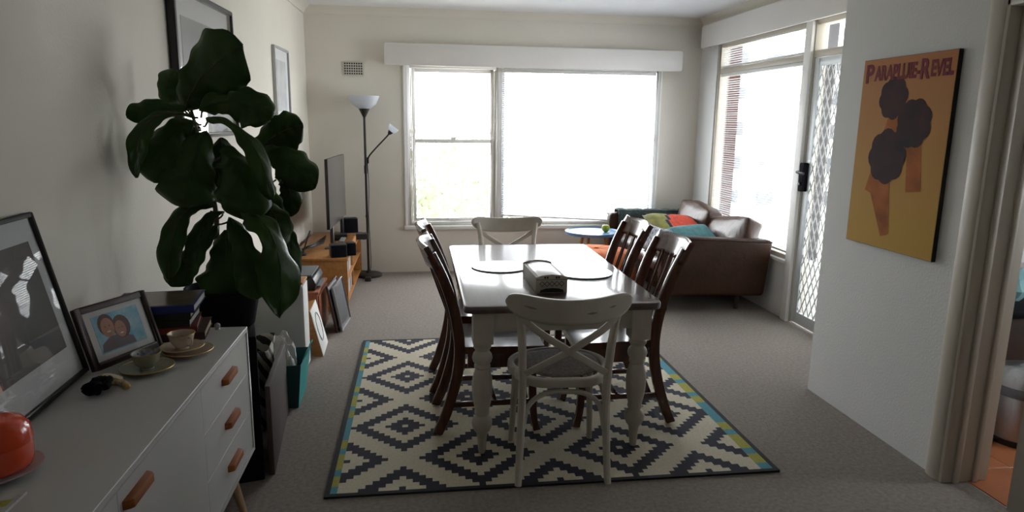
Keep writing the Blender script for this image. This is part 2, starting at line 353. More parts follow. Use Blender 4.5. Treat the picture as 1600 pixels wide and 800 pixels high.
def blind(name, label, ax, a0, a1, z0, z1, pos, pitch, tilt, mat_s, skew=0.0, group=None):
    """venetian blind: headrail, slats, ladder cords, bottom rail; ax = 'x' hangs along X, 'y' along Y; pos = other coordinate"""
    L = a1-a0
    loc = (a0, pos, z0) if ax == 'x' else (pos, a0, z0)
    t = thing(name, label, 'blind', loc, 0 if ax == 'x' else 90, group)
    H = z1-z0
    build('headrail', MB().box(0, L, -.014, .014, H-.03, H), M['white_plastic'], t, .003)
    mb = MB(); n = int((H-.05)/pitch); w = .0125
    for i in range(n):
        z = .025+i*pitch; c, s_ = cos(tilt)*w, sin(tilt)*w
        k = skew*(1-i/n)
        pr = [(-c, -s_), (0, .0022), (c, s_), (c, s_-.0006), (0, .0014), (-c, -s_-.0006)]
        vs = [(xx, p[0], z+p[1]+(k*(1-xx/L))) for xx in (0.004, L-.004) for p in pr]
        mb.add(vs, [(q, (q+1) % 6, 6+(q+1) % 6, 6+q) for q in range(6)] + [(0,1,2,3,4,5), (11,10,9,8,7,6)])
    s_ = build('slats', mb, mat_s, t, smooth=60); s_['kind'] = 'stuff'
    for q in (.08, .5, .92):
        for yy in (-.0145, .0135): build('ladder_cord', MB().box(L*q-.001, L*q+.001, yy, yy+.001, .016, H-.03), M['cord'], t)
    k = skew
    X = MX(((1, 0, 0, 0), (0, 1, 0, 0), (-k/L, 0, 1, k), (0, 0, 0, 1)))
    build('bottom_rail', MB().box(0, L, -.012, .012, 0, .016, 0, X), M['white_plastic'], t, .002)
    return t
blind('venetian_blind', 'white venetian blind lowered over the wide right pane of back window', 'x', .845, 2.455, .505, 2.08, 7.04, .021, RAD(27), M['blind'], .085)
def pelmet(name, label, loc, rz, L, d, h):
    t = thing(name, label, 'pelmet', loc, rz)
    build('front_board', MB().prism(rrect(L, h, .025, 3, L/2, h/2), -d, -d+.02, 'y'), M['pelmet'], t, .003)
    build('top_board', MB().box(.012, L-.012, -d+.02, -.001, h-.02, h-.002), M['pelmet'], t, .003)
    for x in (.004, L-.022): build('end_board', MB().box(x, x+.018, -d+.02, -.001, .01, h-.02), M['pelmet'], t, .003)
    return t
pelmet('window_pelmet', 'long white box pelmet with rounded ends above the back window', (-.325, 7.055, 2.09), 0, 3.02, .12, .205)
pelmet('window_pelmet', 'white box pelmet above the side window and screen door', (2.948, 6.86, 2.315), -90, 3.2, .10, .215)
# ---- side window beside the door (window_3), transom lights and posts
w3 = sroot('window_3', (2.95, 5.0, .47))
def P3(o): return rel(w3, o)
P3(build('window_frame', MB().box(2.96, 3.05, 6.60, 6.66, .47, 2.34).box(2.955, 3.06, 4.955, 5.035, 0, 2.34).box(2.96, 3.05, 5.035, 6.60, 2.05, 2.10).box(2.96, 3.05, 5.035, 6.60, 2.30, 2.34).box(2.96, 3.05, 5.035, 6.60, .47, .52)
      .box(2.955, 3.06, 4.02, 4.955, 2.065, 2.115).box(2.96, 3.06, 4.02, 4.07, 0, 2.34).box(2.96, 3.05, 4.07, 4.955, 2.30, 2.34), M['frame'], w3, .005))
P3(build('pane', MB().box(3.003, 3.007, 5.035, 6.60, .52, 2.05), M['glass'], w3)); P3(build('pane', MB().box(3.003, 3.007, 5.035, 6.60, 2.10, 2.30), M['glass'], w3))
P3(build('pane', MB().box(3.003, 3.007, 4.07, 4.955, 2.115, 2.30), M['glass'], w3))
P3(build('window_sill', MB().box(2.925, 3.05, 5.035, 6.66, .455, .485), M['trim'], w3, .005))
struct('trim_9', MB().box(2.925, 2.955, 4.965, 5.05, 0, 2.33), M['trim'], bevel=.004)
blind('venetian_blind', 'white venetian blind across the tall lower pane of side window', 'y', 5.05, 6.585, .535, 2.05, 2.98, .021, RAD(4), M['blind'])
blind('venetian_blind', 'short white venetian blind in the transom above the side window', 'y', 5.05, 6.585, 2.105, 2.33, 2.98, .021, RAD(4), M['blind'])
# ---- security door
sd = sroot('door_1', (2.97, 4.95, 0))
def PD(o): return rel(sd, o)
dy0, dy1, dz0, dz1 = 4.075, 4.95, .012, 2.06
PD(build('door_frame', MB().box(2.962, 2.99, dy1-.075, dy1, dz0, dz1).box(2.962, 2.99, dy0, dy0+.06, dz0, dz1).box(2.962, 2.99, dy0+.06, dy1-.06, dz1-.06, dz1).box(2.962, 2.99, dy0+.06, dy1-.06, dz0, dz0+.09), M['alu'], sd, .004))
mb = MB(); cw, ch = .066, .142; ya, yb, za, zb = dy0+.055, dy1-.07, dz0+.085, dz1-.055
def clip(p, q):
    t0, t1 = 0, 1; d = (q[0]-p[0], q[1]-p[1])
    for pp, qq in ((-d[0], p[0]-ya), (d[0], yb-p[0]), (-d[1], p[1]-za), (d[1], zb-p[1])):
        if abs(pp) < 1e-9:
            if qq < 0: return None
        else:
            r = qq/pp
            if pp < 0: t0 = max(t0, r)
            else: t1 = min(t1, r)
    if t0 >= t1: return None
    return (p[0]+d[0]*t0, p[1]+d[1]*t0), (p[0]+d[0]*t1, p[1]+d[1]*t1)
nn = int((yb-ya)/cw)+int((zb-za)/ch)+2; hgt = zb-za
for sgn in (1, -1):
    for k in range(-nn, nn*2):
        b0 = ya + k*cw; e = clip((b0, za), (b0+sgn*hgt*cw/ch, zb))
        if e: mb.bar([(2.974+sgn*.002, e[0][0], e[0][1]), (2.974+sgn*.002, e[1][0], e[1][1])], .009, .005, (1, 0, 0))
PD(build('diamond_grille', mb, M['grille'], sd, smooth=0))['kind'] = 'stuff'
mm = bpy.data.materials.new('fly_mesh'); mm.use_nodes = True; _nt = mm.node_tree
_mx = _nt.nodes.new('ShaderNodeMixShader'); _tr = _nt.nodes.new('ShaderNodeBsdfTransparent'); _mx.inputs[0].default_value = .30
_nt.nodes['Principled BSDF'].inputs['Base Color'].default_value = (.012, .012, .012, 1)
_nt.links.new(_tr.outputs[0], _mx.inputs[1]); _nt.links.new(_nt.nodes['Principled BSDF'].outputs[0], _mx.inputs[2]); _nt.links.new(_mx.outputs[0], _nt.nodes['Material Output'].inputs[0])
PD(build('fly_mesh', MB().box(2.982, 2.983, ya, yb, za, zb), mm, sd))
lk = PD(build('door_lock', MB().prism(rrect(.055, .22, .012), 2.918, 2.963, 'x', 0, MX.Translation((0, dy1-.03, 1.17))), M['blackm'], sd, .003))
lk['label'] = 'black lock plate with lever handle'
build('door_handle', MB().tube([(2.92, dy1-.03, 1.21), (2.88, dy1-.03, 1.21), (2.872, dy1-.05, 1.21), (2.872, dy1-.14, 1.205)], .010, 8).lathe([(.012, 0), (.012, .016)], 12, mi=0, X=MX.Translation((2.92, dy1-.03, 1.12)) @ MX.Rotation(RAD(-90), 4, 'Y')), M['black'], lk)
# ---- wall vent
t = thing('air_vent', 'small cream grid air vent high on the back wall', 'vent', (-.72, 7.058, 1.995))
build('backing', MB().box(0, .18, -.004, 0, 0, .12), M['black'], t)
mb = MB(); cwv, chv = .18/8, .12/5.0
for i in range(9): mb.box(i*cwv-.0036, i*cwv+.0036, -.008, -.004, -.005, .125)
for j in range(6): mb.box(-.005, .185, -.008, -.004, j*chv-.0042, j*chv+.0042)
build('grid', mb, M['wall'], t, smooth=0)

# ================================================================ OUTSIDE
struct('ground', MB().box(-60, 120, 8.5, 160, -8.2, -8), M['ground'])
def tree(x, y, top, r, label, seed):
    rnd = random.Random(seed)
    t = thing('tree', label, 'tree', (x, y, -8), 0, None)
    h = top+8
    build('trunk', MB().tube(spl([(0, 0, 0), (.15, .1, h*.4), (-.1, 0, h*.7), (.05, 0, h*.95)]), [.28-.22*i/18 for i in range(19)], 8), M['bark'], t)
    mb = MB()
    for k in range(26):
        c = V((rnd.gauss(0, r*.45), rnd.gauss(0, r*.45), h-r*.9+rnd.uniform(-r*.9, r*.8)))
        for q in range(60):
            p = c + V((rnd.gauss(0, 1), rnd.gauss(0, 1), rnd.gauss(0, .8)))*r*.22
            a = V((rnd.gauss(0, 1), rnd.gauss(0, 1), rnd.gauss(0, 1))).normalized(); b = a.orthogonal().normalized()
            s_ = rnd.uniform(.10, .2)
            mb.add([p-a*s_, p+b*s_*.4, p+a*s_, p-b*s_*.4], [(0, 1, 2, 3)])
    o = build('foliage', mb, M['foliage'], t, smooth=0); o['kind'] = 'stuff'
tree(.6, 19, .9, 2.6, 'pale gum tree seen at left of the lower sash pane', 3)
tree(2.6, 26, .6, 2.8, 'paler tree seen at right of the lower sash pane', 5)
tree(.2, 40, 1.9, 3.2, 'taller far tree behind the others outside the back window', 8)
bt = thing('apartment_building', 'pale apartment block with stacked balconies seen through side window', 'building', (27, 58, -8))
build('wall', MB().box(0, 16, 0, 12, 0, 22), M['bwall'], bt)
for k in range(7):
    z = 1.5+k*3
    b_ = build('balcony', MB().box(-1.6, 1.6, -1.6, 1.0, z, z+1.2), M['bwall'], bt)
    build('window', MB().box(.2, 1.5, -.03, .02, z+1.2, z+2.3), M['bglass'], bt)
    for x in (3.2, 6.5, 9.8): build('window', MB().box(x, x+1.7, -.03, .02, z+.9, z+2.2), M['bglass'], bt)
struct('wall_brick', MB().box(3.055, 3.20, 6.652, 6.66, .47, 2.34), M['brick'])
tag(build('balcony_slab', MB().box(3.2, 4.6, 3.6, 7.4, -.25, -.06), M['ground']), 'grey concrete balcony slab beyond the screen door', 'balcony')
tag(build('timber_door', MB().box(3.62, 3.68, 5.90, 6.14, -.06, 2.5).box(3.60, 3.70, 5.84, 5.90, -.06, 2.5), M['blackframe']), 'dark brown panel standing outside the screen door', 'panel')

# ================================================================ RUG
rug = thing('rug', 'cream rug with stepped navy diamonds and a black edge under the table', 'rug', (-.415, 2.672, 0))
RW, RL, cs = 2.035, 2.09, .0288
mb = MB()
x0r, y0r = .022, .022
nx = int(round((RW-2*x0r)/cs)); ny = int(round((RL-2*y0r)/.0292)); cx_ = (RW-2*x0r)/nx; cy_ = (RL-2*y0r)/ny
ci = (-.085+.415-x0r)/cx_; cj = (3.313-2.672-y0r)/cy_
ci = int(ci); cj = int(cj)
def dmin(i, j):
    best = 99
    for a, b in ((0, 0), (12, 12)):
        di = (i-ci-a) % 24; di = min(di, 24-di); dj = (j-cj-b) % 24; dj = min(dj, 24-dj)
        best = min(best, di+dj)
    return best
for j in range(ny):
    run = None
    for i in range(nx+1):
        if i < nx:
            if i < 1 or i >= nx-2:
                dj = (j-cj-12) % 24; dj = min(dj, 24-dj)
                k = 3 if (dj <= 2 or 5 <= dj <= 7) else 2
            else:
                d = dmin(i, j); k = 1 if (1 <= d <= 3 or 7 <= d <= 9) else 0
        else: k = None
        if run is None: run = (i, k)
        elif k != run[1]:
            a = x0r+run[0]*cx_; b = x0r+i*cx_; c = y0r+j*cy_; d_ = c+cy_
            mb.add([(a, c, .009), (b, c, .009), (b, d_, .009), (a, d_, .009)], [(0, 1, 2, 3)], run[1]); run = (i, k)
build('pile', mb, [M['rcream'], M['navy'], M['rteal'], M['rolive']], rug, smooth=0)
build('binding', MB().box(0, RW, 0, x0r, 0, .010).box(0, RW, RL-x0r, RL, 0, .010).box(0, x0r, x0r, RL-x0r, 0, .010).box(RW-x0r, RW, x0r, RL-x0r, 0, .010)
      .box(x0r, RW-x0r, x0r, RL-x0r, 0, .004), M['rbind'], rug, 0)
RZ = .010
# ================================================================ TABLE
tb = thing('dining_table', 'dark topped dining table on four white turned legs on the rug', 'table', (.65, 3.69, RZ))
TZ = .75-RZ
build('tabletop', MB().prism(rrect(.925, 1.545, .045, 5), TZ-.036, TZ), M['table'], tb, .008, 2)
build('apron', MB().box(-.37, .37, -.725, -.70, TZ-.135, TZ-.036).box(-.37, .37, .70, .725, TZ-.135, TZ-.036).box(-.40, -.375, -.70, .70, TZ-.135, TZ-.036).box(.375, .40, -.70, .70, TZ-.135, TZ-.036), M['cream_paint'], tb, .003)
lp = [(.014, 0), (.017, .01), (.019, .03), (.024, .09), (.027, .105), (.038, .118), (.047, .14), (.049, .16), (.044, .178), (.032, .188), (.030, .196), (.036, .203), (.036, .212), (.033, .22), (.042, .26), (.047, .30), (.049, .34), (.046, .38), (.036, .415), (.032, .425), (.038, .432), (.038, .442), (.034, .448), (.043, .46), (.048, .478), (.043, .497), (.034, .508), (.033, .515), (.040, .525), (.042, .535), (.036, .545), (.036, .553)]
for sx in (-1, 1):
    for sy in (-1, 1):
        build('leg', MB().lathe(lp, 20).box(-.046, .046, -.046, .046, .553, TZ-.036), M['cream_paint'], tb, loc=(sx*.372, sy*.70, 0), smooth=40)
# things on the table
def doily(loc, label):
    n = 96; top = []
    for k in range(n):
        a = 2*pi*k/n; r = .158+.004*abs(sin(a*14)); top.append((r*cos(a), r*sin(a)))
    t = thing('placemat', label, 'placemat', loc, 0, 'round white placemats on the table')
    build('mat_base', MB().prism(top, 0, .005), M['lattice'], t)
    mb = MB()
    for rr in (.152, .12, .085, .05): mb.tube([((rr)*cos(2*pi*k/48), rr*sin(2*pi*k/48), .0065) for k in range(48)], .0009, 6, closed=True)
    mb.prism([(p[0]*.985, p[1]*.985) for p in top], .005, .0065)
    build('mat_face', mb, M['lace'], t)
doily((.445, 3.75, .75), 'round white placemat on the table left of the carved box')
doily((.885, 3.56, .75), 'round white placemat on the table right of the carved box')
t = thing('carved_box', 'long white carved box with arched ends in the middle of the table', 'box', (.627, 3.135, .75), 1.5)
arch = [(-.077, 0), (.077, 0), (.077, .078), (.05, .087), (0, .092), (-.05, .087), (-.077, .078)]
for y in (0, .36): build('end_panel', MB().prism(arch, y, y+.012, 'y'), M['cream_paint'], t, .002)
build('body', MB().box(-.075, -.06, .012, .36, 0, .0739).box(.06, .075, .012, .36, 0, .074).box(-.06, .06, .012, .36, 0, .01), M['whitem'], t, .002)
build('lid', MB().prism([(-.06, .07), (.06, .07), (.06, .076), (.03, .083), (0, .085), (-.03, .083), (-.06, .076)], .014, .358, 'y'), M['lace'], t, .002)['label'] = 'grey white woven lid'
mb = MB()
for k in range(5):
    x = -.048+.024*k
    mb.tube([(x-.012, -.001, .046), (x, -.001, .058), (x+.012, -.001, .046), (x, -.001, .034)], .0019, 6, closed=True)
mb.prism([(-.06, .004), (.06, .004), (.055, .016), (.03, .023), (0, .025), (-.03, .023), (-.055, .016)], -.002, .001, 'y')
mb.box(-.077, .077, -.0015, .001, .066, .068)
for x in (-.034, -.022, .022, .034): mb.box(x-.004, x+.004, -.0015, .001, .072, .082)
build('fretwork', mb, M['lattice'], t)['label'] = 'dark diamond fretwork'

# ================================================================ DARK CHAIRS
def dark_chair(label):
    t = thing('dining_chair', label, 'chair', (0, 0, 0), 0, 'dark wooden chairs along the table')
    m = M['dkwood']                                 # faces +Y; width along X
    def seat(u, v):
        x = (u-.5)*(.43-.04*(1-v)); y = -.20+v*.42
        d = .010*(1-((u-.5)*2)**2)*(1-(2*v-.9)**2 if abs(2*v-.9) < 1 else 0)+.006*(1-abs((u-.5)*2))
        return (x, y, .462-d)
    mb = MB().grid(seat, 14, 10); 
    n = len(mb.v); mb.v += [(a, b, .425) for a, b, c in mb.v]; k = 15
    mb.f += [tuple(i+n for i in f)[::-1] for f in list(mb.f)]; mb.m = [0]*len(mb.f)
    rim = [i for i in range(15)] + [15*j+14 for j in range(1, 11)] + [150+i for i in range(13, -1, -1)] + [15*j for j in range(9, 0, -1)]
    for a, b in zip(rim, rim[1:]+rim[:1]): mb.f.append((a, b, b+n, a+n)); mb.m.append(0)
    build('seat', mb, m, t, 0, smooth=50)
    build('apron', MB().box(-.165, .165, .155, .175, .345, .425).box(-.185, -.165, -.16, .16, .345, .425).box(.165, .185, -.16, .16, .345, .425).box(-.165, .165, -.19, -.17, .36, .425), m, t, .003)
    for sx in (-1, 1):
        p = spl([(sx*.185, -.315, 0), (sx*.185, -.265, .12), (sx*.185, -.215, .30), (sx*.185, -.20, .46), (sx*.190, -.225, .64), (sx*.196, -.275, .80), (sx*.20, -.335, .93)], 5)
        build('rear_leg', MB().bar(p, .036, .052, (0, 1, .15), scale=[1.05-.25*abs(i/30-.45) for i in range(len(p))]), m, t, .006, ground=True)
        q = spl([(sx*.178, .195, 0), (sx*.174, .178, .08), (sx*.172, .168, .25), (sx*.172, .165, .425)], 4)
        build('front_leg', MB().bar(q, .040, .040, (0, 1, 0), scale=[1.0, .86, .82, .82, .85, .88, .92, .95, .98, 1, 1, 1, 1]), m, t, .004, ground=True)
        build('side_stretcher', MB().bar([(sx*.178, -.25, .155), (sx*.172, .17, .155)], .018, .026), m, t, .003)
    build('cross_stretcher', MB().bar([(-.175, -.02, .158), (.175, -.02, .158)], .018, .026), m, t, .003)
    # crest rail: curved backward, flared ears
    def crest(u, v):
        x = (u-.5)*.455; c = (1-(2*u-1)**2); h = .092+.022*c
        e = max(0, abs(2*u-1)-.8)/.2
        return (x, -.295-.045*v-.055*c-.02*e*v, .862+v*(h+.014*e)-.006*c)
    mb = MB(); mb.grid(crest, 20, 5)
    build('crest_rail', mb, m, t, thick=.026, smooth=60)
    for k in range(4):
        x = -.117+.078*k; c = 1-(x/.2)**2
        p = spl([(x*.92, -.205-.012*c, .45), (x*.95, -.222-.035*c, .60), (x*.98, -.255-.05*c, .74), (x, -.300-.052*c, .88)], 5)
        build('back_slat', MB().bar(p, .037, .012, (0, 1, .2)), m, t, .003)
    build('lower_rail', MB().bar(spl([(-.185, -.205, .50), (0, -.222, .50), (.185, -.205, .50)], 5), .018, .035), m, t, .003)
    return t
LR = 'dark wooden slat back dining chair on the {} side of the table, {}'
dc = dark_chair(LR.format('left', 'nearer the camera'))
dc.location = (.385, 3.385, RZ); dc.rotation_euler = (0, 0, RAD(-90))
dup(dc, (.375, 3.925, RZ), -90, LR.format('left', 'farther away'))
dup(dc, (.985, 3.40, RZ), 90, LR.format('right', 'nearer the camera'))
dup(dc, (.975, 3.99, RZ), 90, LR.format('right', 'farther away'))

# ================================================================ WHITE CROSS-BACK CHAIRS
def white_chair(label):
    t = thing('dining_chair', label, 'chair', (0, 0, 0), 0, 'white cross back chairs at the table ends')
    m = M['cream_paint']                            # faces +Y, back at y = -.22
    ring = [(.205*cos(a)*(1+.10*sin(a)), .21*sin(a)-(.012 if sin(a) < -.6 else 0), .455) for a in [2*pi*k/40 for k in range(40)]]
    ring = [(V((max(-.19, min(.19, p[0]*1.12)) if p[1] < -.05 else p[0]*1.05, max(p[1], -.195), p[2]))) for p in ring]
    build('seat_ring', MB().bar(ring, .032, .042, (0, 0, 1), closed=True), m, t, .010, 3)
    def st(u, v):
        a = 2*pi*u; r = v*.9; p = V((.205*cos(a)*(1+.08*sin(a)), .20*sin(a), 0))
        return (p.x*r, max(p.y*r, -.185), .474+.012*(1-v*v))
    build('seat_panel', MB().grid(st, 36, 6), M['rattan'], t, thick=.006)['label'] = 'grey woven seat panel'
    for sx in (-1, 1):
        p = spl([(sx*.197, -.235, 0), (sx*.19, -.212, .16), (sx*.184, -.20, .32), (sx*.183, -.205, .47), (sx*.188, -.225, .62), (sx*.198, -.25, .74), (sx*.215, -.262, .83)], 5)
        build('rear_post', MB().tube(p, [.0155+.003*sin(pi*i/30) for i in range(len(p))], 10), m, t, ground=True)
        q = spl([(sx*.197, .205, 0), (sx*.188, .185, .2), (sx*.178, .165, .44)], 5)
        build('front_leg', MB().tube(q, [.0135+.0045*i/10 for i in range(len(q))], 10), m, t, ground=True)
        # side and rear bentwood braces
        build('side_brace', MB().tube(spl([(sx*.192, -.205, .24), (sx*.182, -.15, .38), (sx*.176, 0, .425), (sx*.176, .11, .38), (sx*.186, .165, .24)], 5), .011, 8), m, t)
        p = spl([(sx*.205, -.262, .775), (sx*.13, -.292, .715), (0, -.298, .632), (-sx*.10, -.268, .565), (-sx*.172, -.222, .508)], 6)
        build('cross_bar', MB().bar(p, .030, .011, (0, 1, .1)), m, t, .003)
    for sy, y in ((-1, -.198), (1, .165)):
        build('arch_brace', MB().tube(spl([(-.178, y, .24), (-.155, y, .35), (-.09, y, .405), (0, y, .415), (.09, y, .405), (.155, y, .35), (.178, y, .24)], 5), .011, 8), m, t)
    def rail(u, v):
        x = (u-.5)*.515; c = 1-(2*u-1)**2; e = abs(2*u-1)**8
        h_ = .104*max(.02, 1-abs(2*u-1)**7)**.5; m_ = .828-.024*c+.012*abs(2*u-1)**4
        return (x, -.252-.075*c-.004*v, m_+h_*(v-.5))
    build('top_rail', MB().grid(rail, 48, 8), m, t, thick=.020, smooth=60)
    mb = MB()
    for u, v, w in ((.18, .55, .05), (.66, .45, .045), (.83, .55, .03)):
        p = [rail(u+w*k/4, v) for k in range(-4, 5)]
        mb.add([(a[0], a[1]-.0116, a[2]+(.005 if q else -.005)*(1-abs(k-4)/5)) for q in (0, 1) for k, a in enumerate(p)], [(k, k+1, 10+k, 9+k) for k in range(8)])
    build('worn_patches', mb, M['wornedge'], t, smooth=0)['label'] = 'brown patches where the paint has worn'
    return t
wc = white_chair('distressed white cross back chair at the near end of the table')
wc.location = (.618, 2.895, RZ); wc.rotation_euler = (0, 0, RAD(-3.5))
dup(wc, (.63, 4.60, RZ), 180, 'white cross back chair at the far end of the table below the window')

# ================================================================ SIDEBOARD
SZ = .75
sb = thing('sideboard', 'long white sideboard with orange wooden handles along the left wall', 'sideboard', (-.92, 1.85, 0))
x0, x1, y0, y1 = -.24, .235, -.86, .858
zb = .225
build('carcass', MB().box(x0, x1, y0, y1, SZ-.018, SZ).box(x0, x1, y0, y1, zb, zb+.018).box(x0, x1, y1-.016, y1, zb+.018, SZ-.018).box(x0, x1, y0, y0+.016, zb+.018, SZ-.018).box(x0, x0+.012, y0+.016, y1-.016, zb+.018, SZ-.018)
      .box(x0, x1-.03, .26-.008, .26+.008, zb+.018, SZ-.018).box(x0, x1-.03, -.34-.008, -.34+.008, zb+.018, SZ-.018), M['white'], sb, .0015, 1)
hh = MB().prism([(0, -.075), (.016, -.068), (.024, -.06), (.024, .06), (.016, .068), (0, .075)], -.012, .012, 'z')
dz = (SZ-.018-zb-.018)/3; hm = None
def handle(p, y, z):
    global hm
    if hm is None: o = build('handle', hh, M['oakh'], p, .003); hm = o.data
    else: o = bpy.data.objects.new('handle', hm); COL.objects.link(o); o.parent = p
    o.location = (x1-.006, y, z); return o
for k in range(3):
    z0 = zb+.018+dz*k
    d_ = build('drawer', MB().box(x1-.026, x1-.004, .2705, y1-.0175, z0+.0008, z0+dz-.0008), M['white'], sb, .0006, 1)
    handle(d_, .56, z0+dz*.55)
for a, b, hy in ((-.338, .269, -.245), (-.842, -.3395, -.435)):
    d_ = build('door', MB().box(x1-.026, x1-.004, a, b, zb+.0188, SZ-.0188), M['white'], sb, .0006, 1)
    handle(d_, hy, SZ-.072)
for sy in (-1, 1):
    for sx in (-1, 1):
        build('leg', MB().tube([(sx*.17+.0, sy*.70, zb), (sx*.20, sy*.76, 0)], [.022, .013], 12), M['pine'], sb)

# things on the sideboard
def framed(name, label, loc, rz, lean, w, h, fw, fd, mf, mount, img_fn, glass=True, group=None, cat='picture'):
    loc = (loc[0], loc[1], loc[2]+fd*sin(RAD(lean))+.0005)
    t = thing(name, label, cat, loc, 0, group, (RAD(-lean), 0, RAD(rz)))       # front faces local -Y, base edge at z = 0, x from 0 to w
    build('frame', MB().box(0, fw, -fd, 0, 0, h).box(w-fw, w, -fd, 0, 0, h).box(fw, w-fw, -fd, 0, 0, fw).box(fw, w-fw, -fd, 0, h-fw, h), mf, t, .003)
    build('backing', MB().box(fw*.5, w-fw*.5, -.006, -.001, fw*.5, h-fw*.5), M['greycard'], t)
    if mount is not None:
        build('mount', MB().box(fw, w-fw, -.010, -.006, fw, h-fw), mount, t)
    img_fn(t)
    if glass: build('glass', MB().box(fw*.8, w-fw*.8, -fd+.006, -fd+.0075, fw*.8, h-fw*.8), M['pglass'], t)
    return t
def plain(x0, x1, z0, z1, m):
    def f(t): build('print', MB().box(x0, x1, -.012, -.010, z0, z1), m, t)
    return f
framed('picture_frame', 'large black framed print leaning on the wall at the left of the sideboard', (-1.0585, 1.740, SZ), 92.5, 12.0, .495, .525, .014, .022, M['blackframe'], M['mount'], plain(.075, .432, .105, .445, M['print1']))
def couple(t):
    build('print', MB().box(.052, .235, -.011, -.0095, .042, .168), M['sky'], t)
    mb = MB()
    def disc(cx, cz, rx, rz_, mi, y): mb.add([(cx, y, cz)] + [(cx+rx*cos(2*pi*k/16), y, cz+rz_*sin(2*pi*k/16)) for k in range(16)], [(0, k+1, (k+1) % 16+1) for k in range(16)], mi)
    mb.add([(.055, -.0114, .046), (.19, -.0114, .046), (.185, -.0114, .07), (.15, -.0114, .088), (.10, -.0114, .092), (.062, -.0114, .072)], [(0, 1, 2, 3, 4, 5)], 2)
    disc(.098, .132, .031, .037, 1, -.0116); disc(.152, .112, .034, .040, 1, -.0116)
    disc(.100, .122, .025, .033, 0, -.0118); disc(.146, .105, .021, .029, 0, -.0118)
    for cx, cz in ((.092, .126), (.108, .126), (.140, .109), (.153, .109)): disc(cx, cz, .003, .002, 1, -.012)
    disc(.100, .108, .008, .0028, 3, -.012); disc(.146, .091, .007, .0026, 3, -.012)
    build('figures', mb, [M['skin'], M['hair'], M['shirt'], M['mount']], t, smooth=0)['label'] = 'photo of two smiling people with heads together before blue water'
framed('photo_frame', 'brown framed photo of a smiling couple on the sideboard before the books', (-1.046, 2.216, SZ), 66, 18, .285, .208, .022, .018, M['darkframe'], M['mount'], couple, cat='photo')
def book(label, loc, rz, w, d, h, mc, mp, cover=None):
    t = thing('book', label, 'book', loc, rz, 'books stacked at the far end of the sideboard')
    c = build('cover', MB().box(0, w, 0, d, 0, .003).box(0, w, 0, d, h-.003, h).box(0, w, 0, .004, .003, h-.003), [mc], t, .001, 1)
    build('pages', MB().box(.004, w-.004, .004, d-.005, .003, h-.003), mp, t)
    if cover: build('cover_picture', MB().box(.01, w-.01, .012, d-.012, h, h+.0006), cover, t)
    return t
bx, by = -1.075, 2.51
book('reddish book at the bottom of the stack under the dark volumes', (bx+.01, by, SZ), 9, .27, .21, .030, M['bookbr'], M['page'])
book('red book lying second from bottom in the stack', (bx, by-.005, SZ+.030), 12, .255, .205, .022, M['bookred'], M['pagew'])
book('dark book with pale page edges third from bottom of stack', (bx-.01, by+.01, SZ+.052), 6, .24, .20, .028, M['bookdk'], M['pagew'])
book('thick dark book with cream pages below the blue one', (bx-.01, by+.005, SZ+.080), 8, .245, .20, .034, M['bookdk'], M['page'])
book('large blue book with pictorial cover on top of the stack', (bx-.03, by-.03, SZ+.114), 7, .29, .24, .030, M['bookblue'], M['pagew'], M['bookcov'])
def cupset(cx, cy, label_c, label_s, mc, inner, rim, two=False, rz=0):
    z = SZ
    s_ = thing('saucer', label_s, 'saucer', (cx, cy, z), 0)
    pr = [(.03, 0), (.034, .003), (.06, .008), (.080, .016), (.081, .018), (.060, .0115), (.034, .0065), (.001, .006)]
    build('dish', MB().lathe(pr, 36), mc, s_, smooth=60)
    build('gilt_rim', MB().tube([(.0805*cos(2*pi*k/36), .0805*sin(2*pi*k/36), .0172) for k in range(36)], .0016, 6, closed=True), rim, s_)
    if two:
        s2_ = thing('saucer', 'upper of two cream saucers stacked beneath the pink cream teacup', 'saucer', (cx-.018, cy-.004, z+.0145), 0)
        build('dish', MB().lathe([(r*.88, q) for r, q in pr], 36), mc, s2_, smooth=60)
        build('gilt_rim', MB().tube([(.071*cos(2*pi*k/36), .071*sin(2*pi*k/36), .0172) for k in range(36)], .0014, 6, closed=True), rim, s2_)
        cx -= .018; cy -= .004; z += .0145
    c_ = thing('teacup', label_c, 'cup', (cx, cy, z+.0065), rz)
    cp = [(.022, 0), (.023, .004), (.020, .008), (.030, .018), (.038, .032), (.042, .050), (.045, .056), (.043, .056), (.040, .050), (.036, .033), (.028, .019), (.001, .012)]
    build('bowl', MB().lathe(cp, 32), mc, c_, smooth=60)
    build('lining', MB().lathe([(.0425, .0562), (.0393, .050), (.0352, .033), (.027, .0195), (.001, .0128)], 32, caps=False), inner, c_, smooth=60)
    build('gilt_rim', MB().tube([(.0442*cos(2*pi*k/32), .0442*sin(2*pi*k/32), .0563) for k in range(32)], .0012, 6, closed=True), rim, c_)
    build('handle', MB().tube(spl([(.036, 0, .045), (.056, 0, .048), (.062, 0, .034), (.050, 0, .020), (.032, 0, .018)], 5), .0032, 8), mc, c_)
cupset(-.808, 2.395, 'cream and pink teacup on stacked saucers near the front edge', 'lower of two cream saucers stacked beneath the pink cream teacup', M['china'], M['china'], M['gold'], True, -40)
cupset(-.885, 2.235, 'greenish teacup with blue patterned inside before the couple photo', 'greenish saucer with gilt rim in front of the couple photo', M['chinag'], M['chinab'], M['gold'], False, 150)
t = thing('knotted_cord', 'black and cream knotted cord with beads in front of the big frame', 'ornament', (-.955, 2.045, SZ))
mb = MB(); rnd = random.Random(4)
pts = [(.034*cos(k*.9)*(.6+.4*sin(k*1.7)), .045*sin(k*1.15)*(.7+.3*cos(k)), .014+.012*(1+sin(k*2.3))) for k in range(22)]
build('cord', mb.tube(spl(pts, 5), .011, 8), M['blackm'], t)
